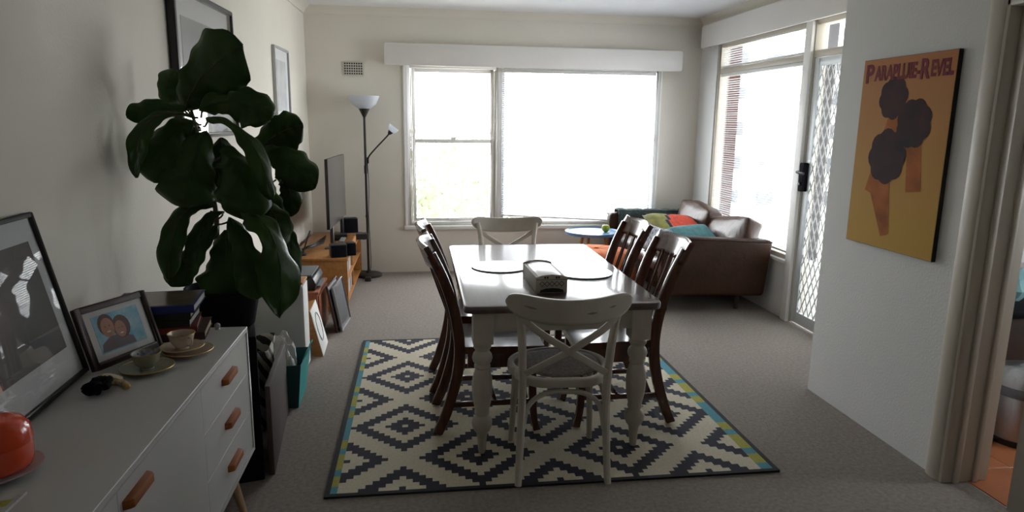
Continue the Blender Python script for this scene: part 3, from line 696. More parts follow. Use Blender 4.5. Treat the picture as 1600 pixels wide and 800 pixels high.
for k in range(9):
    a = .5+k*.16
    build('bead', MB().sphere((0, 0, 0), .0105, 12, 8, sc=(1, 1, .85)), M['bead'] if k % 3 else M['gold'], t, loc=(.055*cos(a)+.02, .07*sin(a)*1.05, .0095))
build('tassel', MB().tube(spl([(-.02, .02, .03), (.0, .06, .035), (.03, .09, .012)], 5), .009, 8), M['bead'], t)['label'] = 'cream tassel'
t = thing('canister', 'orange red lidded enamel pot at the front left of the sideboard', 'pot', (-.965, 1.575, SZ+.014))
build('body', MB().lathe([(.05, 0), (.066, .006), (.072, .02), (.073, .058), (.071, .064)], 36), M['red'], t, smooth=60)
ld = build('lid', MB().lathe([(.074, .064), (.0745, .072), (.070, .098), (.058, .116), (.035, .126), (.001, .129)], 36), M['red'], t, smooth=60)
build('knob', MB().lathe([(.006, .127), (.006, .136), (.012, .142), (.011, .149), (.001, .152)], 16), M['steel'], ld)
t = thing('plate', 'white plate under the orange red pot', 'plate', (-.965, 1.575, SZ))
build('dish', MB().lathe([(.055, 0), (.06, .003), (.075, .010), (.088, .018), (.089, .0195), (.074, .0140), (.058, .0135), (.001, .0135)], 36), M['white'], t, smooth=60)
t = thing('magazine', 'colourful magazine at the near left corner of the sideboard', 'magazine', (-1.018, 1.293, SZ), 0)
build('pages', MB().box(0, .16, 0, .19, 0, .006), M['pagew'], t)
mb = MB().box(0, .16, 0, .19, .006, .0066)
mb.add([(.01, .08, .0068), (.15, .13, .0068), (.15, .16, .0068), (.01, .11, .0068)], [(0, 1, 2, 3)], 1)
mb.add([(.01, .13, .0068), (.08, .15, .0068), (.08, .18, .0068), (.01, .17, .0068)], [(0, 1, 2, 3)], 2)
build('cover', mb, [M['papergrey'], M['rolive'], M['bookblue']], t, smooth=0)
t = thing('stopper', 'small clear glass stopper at the far corner of the sideboard', 'stopper', (-.79, 2.68, SZ))
build('ball', MB().sphere((0, 0, .014), .012, 14, 10), M['silver'], t); build('neck', MB().lathe([(.010, 0), (.007, .004), (.006, .008)], 14), M['silver'], t)

# ================================================================ PLANT
pd = thing('plant_stand', 'tall matt black box standing behind the sideboard end', 'stand', (-.904, 2.982, 0), 14)
build('box', MB().box(-.2, .178, -.17, .16, 0, .66), M['blackm'], pd, .008)
pl = thing('fiddle_leaf_fig', 'large potted fiddle leaf fig with broad dark leaves on the black stand', 'plant', (-.86, 3.03, .66))
pot = build('pot', MB().lathe([(.11, 0), (.125, .01), (.148, .12), (.155, .165), (.155, .18), (.144, .18), (.136, .12)], 32), M['blackm'], pl, smooth=50)
build('soil', MB().lathe([(.137, .13), (.135, .145), (.06, .155), (.001, .158)], 24), M['soil'], pl)
def W2(p): return V(p)-V((-.86, 3.03, .66))
build('trunk', MB().tube(spl([W2(p) for p in ((-.86, 3.03, .79), (-.868, 3.02, 1.0), (-.862, 3.02, 1.17), (-.885, 3.0, 1.38), (-.925, 3.0, 1.60))], 5), [.014-.008*i/20 for i in range(21)], 8), M['stem'], pl)
build('branch', MB().tube(spl([W2(p) for p in ((-.845, 3.05, .79), (-.80, 3.05, 1.0), (-.74, 3.05, 1.15), (-.69, 3.08, 1.32), (-.69, 3.1, 1.44))], 5), [.010-.005*i/20 for i in range(21)], 8), M['stem'], pl)
# base, bend, tip, width of every blade
LEAVES = [((-0.952,3.02,1.591),(-0.907,3.00,1.740),(-0.699,2.98,1.847),0.251),
((-1.002,3.08,1.591),(-1.080,3.10,1.648),(-1.012,3.12,1.760),0.108),
((-0.935,2.98,1.590),(-1.006,2.92,1.620),(-1.118,2.85,1.562),0.091),
((-0.891,3.00,1.591),(-0.751,2.97,1.672),(-0.599,2.95,1.559),0.158),
((-0.701,3.12,1.399),(-0.643,3.12,1.510),(-0.505,3.15,1.533),0.174),
((-0.702,3.10,1.394),(-0.594,3.04,1.457),(-0.459,3.06,1.259),0.162),
((-0.635,3.14,1.303),(-0.566,3.17,1.319),(-0.583,3.20,1.122),0.110),
((-0.845,2.92,1.556),(-0.636,2.82,1.572),(-0.585,2.80,1.244),0.107),
((-0.883,2.90,1.563),(-1.078,2.80,1.630),(-1.073,2.78,1.331),0.085),
((-0.904,2.95,1.540),(-1.012,2.89,1.516),(-1.036,2.86,1.304),0.200),
((-0.859,2.94,1.507),(-0.913,2.87,1.356),(-0.920,2.84,1.207),0.237),
((-0.798,2.92,1.419),(-0.711,2.85,1.404),(-0.663,2.82,1.157),0.228),
((-0.830,2.92,1.205),(-0.984,2.83,1.274),(-0.990,2.78,0.922),0.103),
((-0.815,2.97,1.171),(-0.893,2.92,1.189),(-0.942,2.88,0.951),0.080),
((-0.839,2.95,1.120),(-0.944,2.89,1.000),(-1.010,2.86,0.882),0.132),
((-0.730,2.86,1.201),(-0.505,2.73,1.170),(-0.564,2.72,0.780),0.191),
((-0.687,2.94,1.212),(-0.561,2.89,1.221),(-0.587,2.88,1.032),0.139),
((-0.664,3.02,1.114),(-0.527,2.99,1.131),(-0.572,3.00,0.844),0.123),
((-0.823,3.00,1.091),(-0.803,2.95,0.974),(-0.846,2.90,0.808),0.206),
((-0.814,3.02,1.387),(-0.759,2.99,1.283),(-0.766,3.00,1.173),0.190),
((-0.916,3.04,1.479),(-0.898,3.05,1.366),(-0.872,3.06,1.276),0.190),
((-0.690,3.08,1.352),(-0.656,3.05,1.266),(-0.648,3.02,1.114),0.155),
((-0.794,2.98,1.148),(-0.710,2.91,1.006),(-0.682,2.88,0.815),0.167),
((-0.936,3.04,1.550),(-0.967,3.04,1.505),(-1.048,3.04,1.353),0.188),
((-0.832,3.06,1.479),(-0.814,3.06,1.355),(-0.849,3.06,1.221),0.191)]
# half-width along the fiddle-shaped blade
FID = [(0, .06), (.05, .28), (.12, .46), (.22, .56), (.34, .60), (.44, .70), (.56, .88), (.68, 1.02), (.80, 1.04), (.90, .86), (.96, .56), (1, .08)]
def fid(t):
    for (a, b), (c, d) in zip(FID, FID[1:]):
        if t <= c: return b+(d-b)*(t-a)/(c-a)
    return .06
for k, (b, c_, e, w) in enumerate(LEAVES):
    rnd = random.Random(k); b = W2(b); c_ = W2(c_); e = W2(e); L = (e-b).length; ax = (e-b).normalized()
    view = V((.25, -1, .25)) if k not in (7, 8, 13) else V((.5, -.5, .9))
    if k == 15: view = V((.75, -.6, .35))
    ph = rnd.uniform(0, 6); tw = rnd.uniform(-.25, .25)
    def lf(u, v):
        s_ = (u-.5)*2
        p = b*(1-v)**2 + c_*2*v*(1-v) + e*v*v
        t_ = ((c_-b)*(1-v)+(e-c_)*v).normalized()
        sd_ = t_.cross(view).normalized(); nr = sd_.cross(t_).normalized()
        sd_ = sd_*cos(tw*v)+nr*sin(tw*v)
        sg = 1 if s_ > 0 else -1
        edge = 1+.20*NZ.noise(V((v*4.2+ph, sg*3.7+ph, k)))+.07*sin(v*31+ph*2+sg)
        hw = fid(v)*w*(.50 if k in (0, 3, 4, 5) else .44)*edge
        cup = .22*abs(s_)**1.6*hw; wave = .10*w*sin(v*13+ph+2*s_)*s_*s_
        rib = .007*abs(sin(v*20-abs(s_)*3.5))*(1-abs(s_)**2)
        return p + sd_*(hw*s_) + nr*(-cup+wave+rib)
    lo = build('leaf', MB().grid(lf, 10, 34), M['leaf'], pl, smooth=80, thick=.0015)
    nr = V((0, -1, .2)).normalized()
    mid = [lf(.5, v/10)+nr*.002 for v in range(11)]
    build('midrib', MB().tube(mid, [.0032-.0022*i/10 for i in range(11)], 6), M['stem'] if k % 4 == 0 else M['leaf'], lo)
    # petiole back to the nearest trunk
    tx = W2((-.885, 3.0, 1.38)) if (b.x+(-.86)) < -.76 else W2((-.71, 3.07, 1.25))
    tr = V((tx.x + (b.x-tx.x)*.25, tx.y + (b.y-tx.y)*.2, b.z-.03))
    build('petiole', MB().tube(bez(tr, (tr+b)/2+V((0, 0, -.02)), b+ax*.01, 5), .004, 6), M['stem'], lo)

# ================================================================ CLUTTER ALONG THE LEFT WALL
t = thing('folded_board', 'dark grey brown board standing on edge beside the black stand', 'board', (-.668, 2.90, 0), 95.5)
build('panel', MB().prism([(0, 0), (.70, 0), (.70, .385), (0, .42)], -.012, .012, 'y'), M['greycard'], t, .003)
t = thing('zebra_bag', 'zebra striped black and white bag behind the grey board', 'bag', (-.84, 3.46, 0))
mb = MB()
def zb_(u, v): a = 2*pi*u; return (.09*cos(a)+.012*sin(a*3+v*5), .13*sin(a)+.01*sin(a*4), v*.44+.02*sin(a*2))
mb.grid(zb_, 24, 8)
zm = mat('zebra_print', (.02, .02, .02), .7); _N = zm.node_tree.nodes; _wv = _N.new('ShaderNodeTexWave'); _wv.inputs['Scale'].default_value = 7; _wv.inputs['Distortion'].default_value = 5; _wv.bands_direction = 'DIAGONAL'
_rp = _N.new('ShaderNodeValToRGB'); _rp.color_ramp.interpolation = 'CONSTANT'; _rp.color_ramp.elements[0].color = (.015, .015, .015, 1); _rp.color_ramp.elements[1].color = (.42, .40, .34, 1); _rp.color_ramp.elements[1].position = .5
zm.node_tree.links.new(_N['Texture Coordinate'].outputs['Object'], _wv.inputs['Vector']); zm.node_tree.links.new(_wv.outputs['Fac'], _rp.inputs[0]); zm.node_tree.links.new(_rp.outputs[0], _N['Principled BSDF'].inputs['Base Color'])
build('bag_body', mb, zm, t, thick=.003); build('bottom', MB().lathe([(.08, 0), (.08, .004)], 20), M['black'], t)
build('bag_handle', MB().tube(spl([(-.03, -.1, .42), (-.02, -.05, .52), (-.02, .05, .52), (-.03, .1, .42)], 6), .006, 8), M['blackm'], t)
t = thing('gift_bag', 'teal paper bag stuffed with papers on the carpet', 'bag', (-.79, 3.79, 0))
x0, x1, y0, y1, h = -.12, .125, -.155, .155, .245
f_ = MB().add([(x0, y0, 0), (x1-.012, y0, 0), (x1+.01, y0, h), (x0, y0, h)], [(0, 1, 2, 3)], 1)
f_.add([(x1-.012, y0, 0), (x1-.02, y1, 0), (x1+.015, y1, h), (x1+.01, y0, h)], [(0, 1, 2, 3)], 0)
f_.add([(x0, y1, 0), (x1-.02, y1, 0), (x1+.015, y1, h), (x0, y1, h)], [(0, 1, 2, 3)], 1).add([(x0, y0, 0), (x0, y1, 0), (x0, y1, h), (x0, y0, h)], [(0, 1, 2, 3)], 0)
f_.add([(x0, y0, .002), (x1-.012, y0, .002), (x1-.02, y1, .002), (x0, y1, .002)], [(0, 1, 2, 3)], 1)
build('bag_body', f_, [M['teal'], M['tealdk']], t, smooth=0, thick=.002)
for y in (-.05, .09):
    build('bag_handle', MB().bar(spl([(x1+.008, y-.04, h), (x1+.03, y-.02, h+.05), (x1+.035, y+.03, h+.05), (x1+.012, y+.05, h)], 5), .012, .003, (1, 0, 0)), M['teal'], t)
rnd = random.Random(9)
def crumple(name, label, cat, loc, sx, sy, sz, m, seed, group=None, rz=0):
    mb = MB(); mb.sphere((0, 0, 0), 1, 22, 14)
    vs = []
    for p in mb.v:
        q = V(p); n_ = NZ.turbulence_vector(q*1.6+V((seed*3.1, seed, 0)), 3, False)
        d = 1+.28*n_.x+.22*abs(n_.y)
        vs.append((q.x*d*sx, q.y*d*sy, q.z*d*sz))
    z0_ = min(p[2] for p in vs); mb.v = [(a, b, max(c-z0_, 0)) for a, b, c in vs]
    o = build(name, mb, m, None, smooth=25, loc=loc); o.rotation_euler = (0, 0, RAD(rz)); tag(o, label, cat, group); return o
for i, (x, y, z, sx, sy, sz, m, lb) in enumerate(((-.85, 3.71, .005, .055, .06, .13, 'papergrey', 'crumpled newspaper at the near left of the teal bag'), (-.745, 3.72, .005, .045, .055, .135, 'paper', 'crumpled white paper at the near right of the teal bag'), (-.80, 3.84, .005, .08, .045, .15, 'paper', 'crumpled pale paper toward the back of the teal bag'))):
    crumple('crumpled_paper', lb, 'paper', (x, y, z), sx, sy, sz, M[m], i+1, 'papers stuffed in the teal bag')
t = thing('white_box', 'tall white box standing against the wall behind the teal bag', 'box', (-.89, 4.29, 0))
build('carcass', MB().box(-.2, .16, -.09, .09, 0, .56), M['white'], t, .003)
build('side_edge', MB().box(.16, .168, -.085, .085, .01, .55), M['whitem'], t, .002)
build('top_board', MB().box(-.2, .168, -.09, .09, .56, .575), M['oak'], t, .002)['label'] = 'bare wood top edge'
crumple('tissue', 'crumpled white tissue on top of the tall white box', 'tissue', (-.80, 4.30, .575), .055, .055, .055, M['paper'], 7)
tag(build('tin', MB().box(-.13, .0, -.03, .03, 0, .03), M['grey'], None, .004, loc=(-.78, 4.233, .575)), 'small grey tin on the front of the tall white box', 'tin')
# canvas leaning
t = thing('canvas_picture', 'white canvas with ring drawing leaning on a deep wooden frame', 'picture', (-.652, 4.47, 0), 0, None, (RAD(-13), 0, RAD(92)))
build('wood_frame', MB().box(0, .31, .006, .06, 0, .325), M['oak'], t, .003)
build('canvas', MB().box(0, .31, 0, .006, 0, .325), M['whitem'], t, .002)
mb = MB(); rg = random.Random(2)
for k in range(3): mb.tube([((.155+(.085+.006*k)*cos(2*pi*q/40)+rg.uniform(-.002, .002)), -.0006, .17+(.09+.006*k)*sin(2*pi*q/40)+rg.uniform(-.002, .002)) for q in range(40)], .0016, 5, closed=True)
build('ring_drawing', mb, M['grey'], t)['label'] = 'grey ring wreath drawing'
t = thing('small_cabinet', 'low reddish wooden cabinet between the white box and television unit', 'cabinet', (-.895, 5.08, 0))
build('carcass', MB().box(-.2, .16, -.23, .23, 0, .33), M['redwood'], t, .003); build('top_board', MB().box(-.205, .17, -.235, .24, .33, .35), M['redwood'], t, .003)
build('door', MB().box(.16, .172, -.21, .21, .02, .315), M['redwood'], t, .003)
t = thing('printer', 'dark printer on the low reddish cabinet', 'printer', (-.875, 5.08, .35))
build('body', MB().prism([(-.16, 0), (.12, 0), (.13, .05), (.11, .09), (-.16, .10)], -.19, .19, 'y'), M['black'], t, .008); build('lid', MB().box(-.15, .10, -.17, .17, .10, .112), M['grey'], t, .004)
build('paper_tray', MB().box(.12, .15, -.12, .12, .01, .02), M['grey'], t, .002)
framed('picture_frame', 'silver grey board picture leaning outermost before the television unit', (-.600, 5.0, 0), 86, 10, .37, .345, .006, .018, M['silver'], M['silver'], plain(.03, .34, .03, .31, M['silver']), True)
framed('picture_frame', 'thin maroon framed picture leaning behind the silver grey one', (-.632, 4.97, 0), 86, 10, .36, .36, .014, .016, M['bookbr'], M['mount'], plain(.04, .32, .04, .32, M['print2']), False)
# ---- TV unit
tv = thing('tv_unit', 'low honey coloured wooden television unit with open shelves', 'unit', (-.83, 6.255, 0))
build('carcass', MB().box(-.22, .235, -.675, -.65, 0, .425).box(-.22, .235, .65, .675, 0, .425).box(-.22, .215, -.01, .01, .05, .425).box(-.22, -.205, -.65, .65, .05, .425), M['oak'], tv, .003)
build('top_board', MB().box(-.225, .24, -.685, .685, .425, .45), M['oak'], tv, .004)
for z in (.05, .235): build('shelf', MB().box(-.205, .225, -.65, .65, z, z+.016), M['oak'], tv, .002)
rnd = random.Random(12)
cols = ['pagew', 'white', 'bookblue', 'pagew', 'grey', 'bookred', 'pagew', 'white', 'bookdk']
for z, y0_, n_ in ((.252, -.60, 20), (.067, -.62, 22)):
    y = y0_
    for k in range(n_):
        th = rnd.uniform(.012, .035); hh_ = rnd.uniform(.11, .155); dp = rnd.uniform(.17, .21)
        if y+th > .63: break
        if -.02 < y+th and y < .02: y = .022
        o = build('magazine', MB().box(0, dp, 0, th, 0, hh_), M[cols[(k*5+n_) % 9]], None, .002, 1, loc=(-.83+.205-dp, 6.255+y, z))
        pos_ = ['first', 'second', 'third', 'fourth', 'fifth', 'sixth', 'seventh', 'eighth', 'ninth', 'tenth'] + ['eleventh', 'twelfth', 'thirteenth', 'fourteenth', 'fifteenth', 'sixteenth', 'seventeenth', 'eighteenth', 'nineteenth', 'twentieth', 'twenty-first', 'twenty-second']
        tag(o, 'upright magazine, %s from the near end of the %s shelf in television unit' % (pos_[k], 'upper' if n_ == 20 else 'lower'), 'magazine', 'magazines on the television unit shelves')
        y += th+.003
t = thing('television', 'flat black television seen edge on above the wooden unit', 'television', (-.745, 6.33, .45))
ax_ = math.degrees(math.atan2(.95, .035))
X = MX.Rotation(RAD(ax_), 4, 'Z')
build('panel', MB().box(-.475, .475, -.004, .022, .19, .785, 0, X), M['black'], t, .003)
build('screen', MB().box(-.472, .472, -.0055, -.004, .194, .782, 0, X), M['screen'], t)
build('rear_housing', MB().box(-.3, .3, .022, .05, .22, .6, 0, X), M['black'], t, .006)
for q in (-.29, .29):
    build('stand', MB().box(q-.03, q+.03, -.004, .022, .012, .19, 0, X), M['black'], t, .004)
    build('foot', MB().box(q-.06, q+.06, -.05, .07, 0, .012, 0, X), M['grey'], t, .004)
def speaker(loc, label, w, d, h, rz):
    t = thing('speaker', label, 'speaker', loc, rz, 'small black speakers on the television unit')
    build('cabinet', MB().box(-w/2, w/2, -d/2, d/2, 0, h), M['black'], t, .006)
    g = build('grille', MB().prism(rrect(w*.9, h*.92, .01, 3, 0, h/2), -d/2-.008, -d/2, 'y'), M['blackm'], t, .003)
speaker((-.675, 5.655, .45), 'black speaker at the near end of the television unit', .13, .10, .105, 15)
speaker((-.575, 5.715, .45), 'second black speaker beside the near one on the unit', .07, .09, .11, 15)
speaker((-.69, 6.83, .45), 'black speaker at the far end of the television unit', .14, .10, .16, 20)
t = thing('soundbar', 'long low black centre speaker lying behind the device', 'speaker', (-.665, 6.47, .45), 8)
build('body', MB().box(-.17, .17, -.05, .05, .004, .06), M['black'], t, .008); build('foot', MB().box(-.15, -.12, -.04, .04, 0, .004).box(.12, .15, -.04, .04, 0, .004), M['grey'], t)
t = thing('wooden_rack', 'small honey wood disc rack with slots on the television unit', 'rack', (-.625, 6.10, .451))
build('rail', MB().box(-.05, .03, -.30, -.285, 0, .07).box(-.05, .03, .285, .30, 0, .07).box(.015, .03, -.285, .285, 0, .05), M['oak'], t, .003)
for k in range(9):
    build('slot_peg', MB().box(-.045, .013, -.24+.06*k, -.23+.06*k, 0, .055), M['oak'], t, .002)
t = thing('media_player', 'flat silver grey media player beside the wooden rack', 'player', (-.70, 6.24, .45))
build('body', MB().box(-.025, .025, -.11, .11, .004, .045), M['silver'], t, .004); build('foot', MB().box(-.02, .02, -.10, .10, 0, .004), M['black'], t)
t = thing('cables', 'tangle of black cables behind the television on the unit', 'cables', (-.95, 6.0, .45))
for k in range(5):
    a = [(-.02*k, -.25+.03*k, .006), (-.06+.02*k, -.12, .01+.012*k), (.02, .02+.05*k, .02), (.10, .12+.04*k, .03+.01*k)]
    build('cable', MB().tube(spl(a, 6), .006, 6), M['cable'], t)
t = thing('aerial', 'thin black stick aerial leaning at the near end of television unit', 'aerial', (-.97, 5.72, .45))
build('base', MB().lathe([(.03, 0), (.03, .008), (.012, .02)], 16), M['black'], t); build('rod', MB().tube([(0, 0, .015), (.06, .05, .20)], .006, 8), M['black'], t)
t = thing('mauve_panel', 'mauve brown board standing against the wall behind television unit', 'board', (LX(5.5)+.02, 5.36, 0), 88.8, None)
build('panel', MB().prism([(0, 0), (.42, 0), (.42, .80), (0, .80)], -.012, .008, 'y'), M['mauve'], t, .003); build('edge_strip', MB().box(-.012, 0, -.014, .010, 0, .80), M['mauve'], t, .002)
# ---- floor lamp
LXY = V((-.525, 6.90))
t = thing('floor_lamp', 'black floor lamp with frosted bowl shade and small reading arm', 'lamp', (LXY.x, LXY.y, 0))
build('base', MB().lathe([(.135, 0), (.135, .02), (.12, .03), (.03, .035), (.018, .06)], 32), M['lampm'], t, smooth=40)
build('pole', MB().tube([(0, 0, .04), (0, 0, 1.62)], .0125, 12), M['lampm'], t)
build('collar', MB().lathe([(.017, 1.04), (.017, 1.12)], 14).lathe([(.016, .60), (.016, .63)], 14), M['lampm'], t)
build('cup', MB().lathe([(.014, 1.585), (.02, 1.60), (.05, 1.66), (.055, 1.668)], 24), M['lampm'], t, smooth=50)
sh = build('lamp_shade', MB().lathe([(.03, 1.665), (.07, 1.675), (.115, 1.71), (.14, 1.765), (.147, 1.79), (.143, 1.79), (.135, 1.765), (.11, 1.715), (.068, 1.682), (.03, 1.672)], 32, caps=False), M['shade'], t, smooth=60); sh['label'] = 'frosted white bowl shade'
arm = build('reading_arm', MB().tube(spl([(.012, 0, 1.12), (.03, -.01, 1.20), (.09, -.02, 1.275), (.20, -.03, 1.39), (.235, -.03, 1.43)], 6), .008, 8), M['lampm'], t)
Xs = MX.Translation((.235, -.03, 1.43)) @ MX.Rotation(RAD(38), 4, 'Y')
build('lamp_socket', MB().lathe([(.012, -.005), (.02, .01), (.03, .035)], 16, X=Xs), M['lampm'], arm)
build('lamp_shade', MB().lathe([(.03, .03), (.045, .05), (.055, .085), (.052, .085), (.042, .052), (.028, .034)], 20, X=Xs, caps=False), M['shade'], arm, smooth=60)['label'] = 'small frosted white tulip shade'
build('switch', MB().box(.012, .032, -.012, .012, 1.14, 1.20), M['black'], t, .003)
build('cord', MB().tube(spl([(.018, -.01, 1.14), (.026, -.012, .9), (.016, -.012, .6), (.024, -.01, .3), (.02, -.02, .07), (-.06, .02, .05), (-.08, .10, .012)], 6), .0035, 6), M['cable'], t)
t = thing('power_adapter', 'black power plug on the carpet in front of the lamp base', 'plug', (-.515, 6.66, 0))
build('body', MB().box(-.03, .03, -.025, .025, 0, .04), M['black'], t, .008); build('cord', MB().tube(spl([(-.01, .02, .02), (-.05, .06, .008), (-.04, .10, .006)], 5), .004, 6), M['cable'], t)

# ================================================================ WALL PICTURES
yp = 3.50
framed('picture_frame', 'large dark framed picture hung on the left wall behind the fig', (LX(yp)+.002, yp, 1.46), 88.8, 0, .96, .72, .022, .04, M['blackframe'], M['mount'], plain(.15, .81, .13, .59, M['print2']))
yp = 5.62
framed('picture_frame', 'narrow grey picture hung on the left wall near the corner', (LX(yp)+.002, yp, 1.52), 88.8, 0, .53, .60, .016, .025, M['greyframe'], M['mount'], plain(.10, .43, .10, .50, M['paleprint']), False)
# ---- poster (plain stand-in shapes, lettering as on the poster)
po = thing('poster', 'ochre poster board with lettering and dark round shapes on the partition wall', 'poster', (2.308, 3.357, .962), -90)
PW, PH = .63, .93
build('board', MB().box(0, PW, -.020, 0, 0, PH), M['lattice'], po)
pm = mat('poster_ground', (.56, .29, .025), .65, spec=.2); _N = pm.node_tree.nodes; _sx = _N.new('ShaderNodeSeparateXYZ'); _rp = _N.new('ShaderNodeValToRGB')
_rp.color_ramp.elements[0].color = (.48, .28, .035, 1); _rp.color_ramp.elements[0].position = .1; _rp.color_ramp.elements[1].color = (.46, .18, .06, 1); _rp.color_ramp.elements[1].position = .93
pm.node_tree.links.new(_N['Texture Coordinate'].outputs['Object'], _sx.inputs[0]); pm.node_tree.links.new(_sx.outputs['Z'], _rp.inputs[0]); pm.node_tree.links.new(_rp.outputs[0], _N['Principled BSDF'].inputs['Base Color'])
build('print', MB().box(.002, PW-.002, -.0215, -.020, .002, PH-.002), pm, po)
mb = MB()
def blob(cx, cz, rx, rz_, mi, y, a=0, n=28):
    ca, sa = cos(RAD(a)), sin(RAD(a))
    mb.add([(cx, y, cz)] + [(cx+ca*rx*cos(2*pi*k/n)-sa*rz_*sin(2*pi*k/n), y, cz+sa*rx*cos(2*pi*k/n)+ca*rz_*sin(2*pi*k/n)) for k in range(n)], [(0, k+1, (k+1) % n+1) for k in range(n)], mi)
def lobed(cx, cz, r, mi, y, a=0, n=8):
    pts_ = [(cx, y, cz)]
    for k in range(n*4):
        q = r*(.90+.10*abs(cos(k*pi/4))); an = RAD(a)+2*pi*k/(n*4); pts_.append((cx+q*cos(an), y, cz+q*sin(an)))
    mb.add(pts_, [(0, k+1, (k+1) % (n*4)+1) for k in range(n*4)], mi)
def slab(x0, z0, x1, z1, w0, w1, mi, y):
    d = V((x1-x0, z1-z0)).normalized(); q = V((-d.y, d.x))
    mb.add([(x0-q.x*w0, y, z0-q.y*w0), (x0+q.x*w0, y, z0+q.y*w0), (x1+q.x*w1, y, z1+q.y*w1), (x1-q.x*w1, y, z1-q.y*w1)], [(0, 1, 2, 3)], mi)
slab(.30, .70, .18, .26, .05, .07, 1, -.0221); slab(.42, .60, .46, .30, .045, .05, 1, -.02215); slab(.22, .31, .30, .07, .075, .03, 1, -.0222)
lobed(.25, .735, .105, 0, -.0224, 10); lobed(.41, .615, .118, 0, -.0227, 25); lobed(.25, .455, .138, 0, -.0230, 5)
build('printed_shapes', mb, [M['umb'], M['rust']], po, smooth=0)['label'] = 'plain dark lobed shapes over rust coloured bands'
def letters(s_, x, z, size, parent, width=None):
    cu = bpy.data.curves.new('t', 'FONT'); cu.body = s_; cu.size = size; cu.extrude = .0006; cu.offset = .0035
    ob = bpy.data.objects.new('t', cu); COL.objects.link(ob)
    dg = bpy.context.evaluated_depsgraph_get(); dg.update()
    me = bpy.data.meshes.new_from_object(ob.evaluated_get(dg)); bpy.data.objects.remove(ob)
    xs = [v.co.x for v in me.vertices]; k = (width/(max(xs)-min(xs))) if width else 1; mn = min(xs)
    for v in me.vertices: v.co = V((x+(v.co.x-mn)*k, -.0226-v.co.z, z+v.co.y))
    me.materials.clear(); me.materials.append(M['plum'])
    o = bpy.data.objects.new('lettering', me); COL.objects.link(o); o.parent = parent; return o, x+(max(xs)-mn)*k
_, xe = letters('P', .025, .818, .125, po, .06); _, xe = letters('ARAPLUIE-', xe+.006, .826, .098, po, .318)
_, xe = letters('R', xe+.006, .818, .125, po, .06); letters('EVEL', xe+.005, .826, .098, po, .135)

# ================================================================ SOFA CORNER
so = thing('sofa', 'dark brown leather two seater sofa under the side window', 'sofa', (2.42, 6.08, 0))
lm = M['leather']
def pad(x0, x1, y0, y1, z0, z1, r, puff=.02, X=None, seed=0):
    """soft box cushion"""
    mb = MB(); n = 14
    for ax in range(3):
        for sd_ in (0, 1):
            def fn(u, v, ax=ax, sd_=sd_):
                q = [0, 0, 0]; q[ax] = sd_*2-1; q[(ax+1) % 3] = u*2-1; q[(ax+2) % 3] = v*2-1
                c = V(((x0+x1)/2, (y0+y1)/2, (z0+z1)/2)); h = V(((x1-x0)/2, (y1-y0)/2, (z1-z0)/2))
                p = V((q[0]*h.x, q[1]*h.y, q[2]*h.z))
                core = V([max(-(hh-r), min(hh-r, a)) for a, hh in zip(p, h)])
                d = p-core
                if d.length > 1e-6: p = core + d.normalized()*min(r, max(abs(d.x), abs(d.y), abs(d.z)))
                for k in range(3):
                    o1, o2 = q[(k+1) % 3], q[(k+2) % 3]
                    p[k] += q[k]*puff*(1-o1*o1)*(1-o2*o2)
                nn_ = NZ.noise(V((p.x*7+seed, p.y*7, p.z*7)))*.012+abs(NZ.noise(V((p.x*16+seed, p.y*13, p.z*5))))*.010
                p += V((nn_, nn_, nn_))
                return c+p
            mb.grid(fn, n, n, 0, X)
    return mb
build('base', MB().box(-.40, .44, -.72, .72, .15, .30), lm, so, .02, 3)
for sy in (-1, 1):
    ar = MB().prism([(-.44, .16), (.455, .14), (.50, .58), (.50, .615), (-.35, .655), (-.46, .64), (-.47, .55)], -.065, .065, 'y', 0, MX.Translation((0, sy*.78, 0)))
    a_ = build('arm', ar, lm, so, .03, 4)
    build('piping', MB().tube([(-.462, sy*.845, .625), (-.35, sy*.845, .64), (.49, sy*.845, .60)], .006, 6), lm, a_)
build('back', MB().prism([(.30, .15), (.46, .15), (.50, .60), (.40, .62)], -.715, .715, 'y'), lm, so, .03, 4)
for k, y in enumerate((-.36, .36)):
    build('seat_cushion', pad(-.44, .30, y-.35, y+.35, .30, .45, .05, .02, seed=k), M['leatherc'], so, smooth=80)
    X = MX.Translation((.27, y, .385)) @ MX.Rotation(RAD(24 if k == 0 else 14), 4, 'Y') @ MX.Rotation(RAD(-9+13*k), 4, 'X')
    build('back_cushion', pad(-.085, .085, -.35, .35, 0, .36+.03*k, .03, .035, X, seed=k+5), M['leatherc'], so, smooth=80)
for sx in (-.36, .28):
    for sy in (-.70, .70): build('leg', MB().lathe([(.02, 0), (.026, .15)], 14, (sx, sy, 0)), M['darkframe'], so)
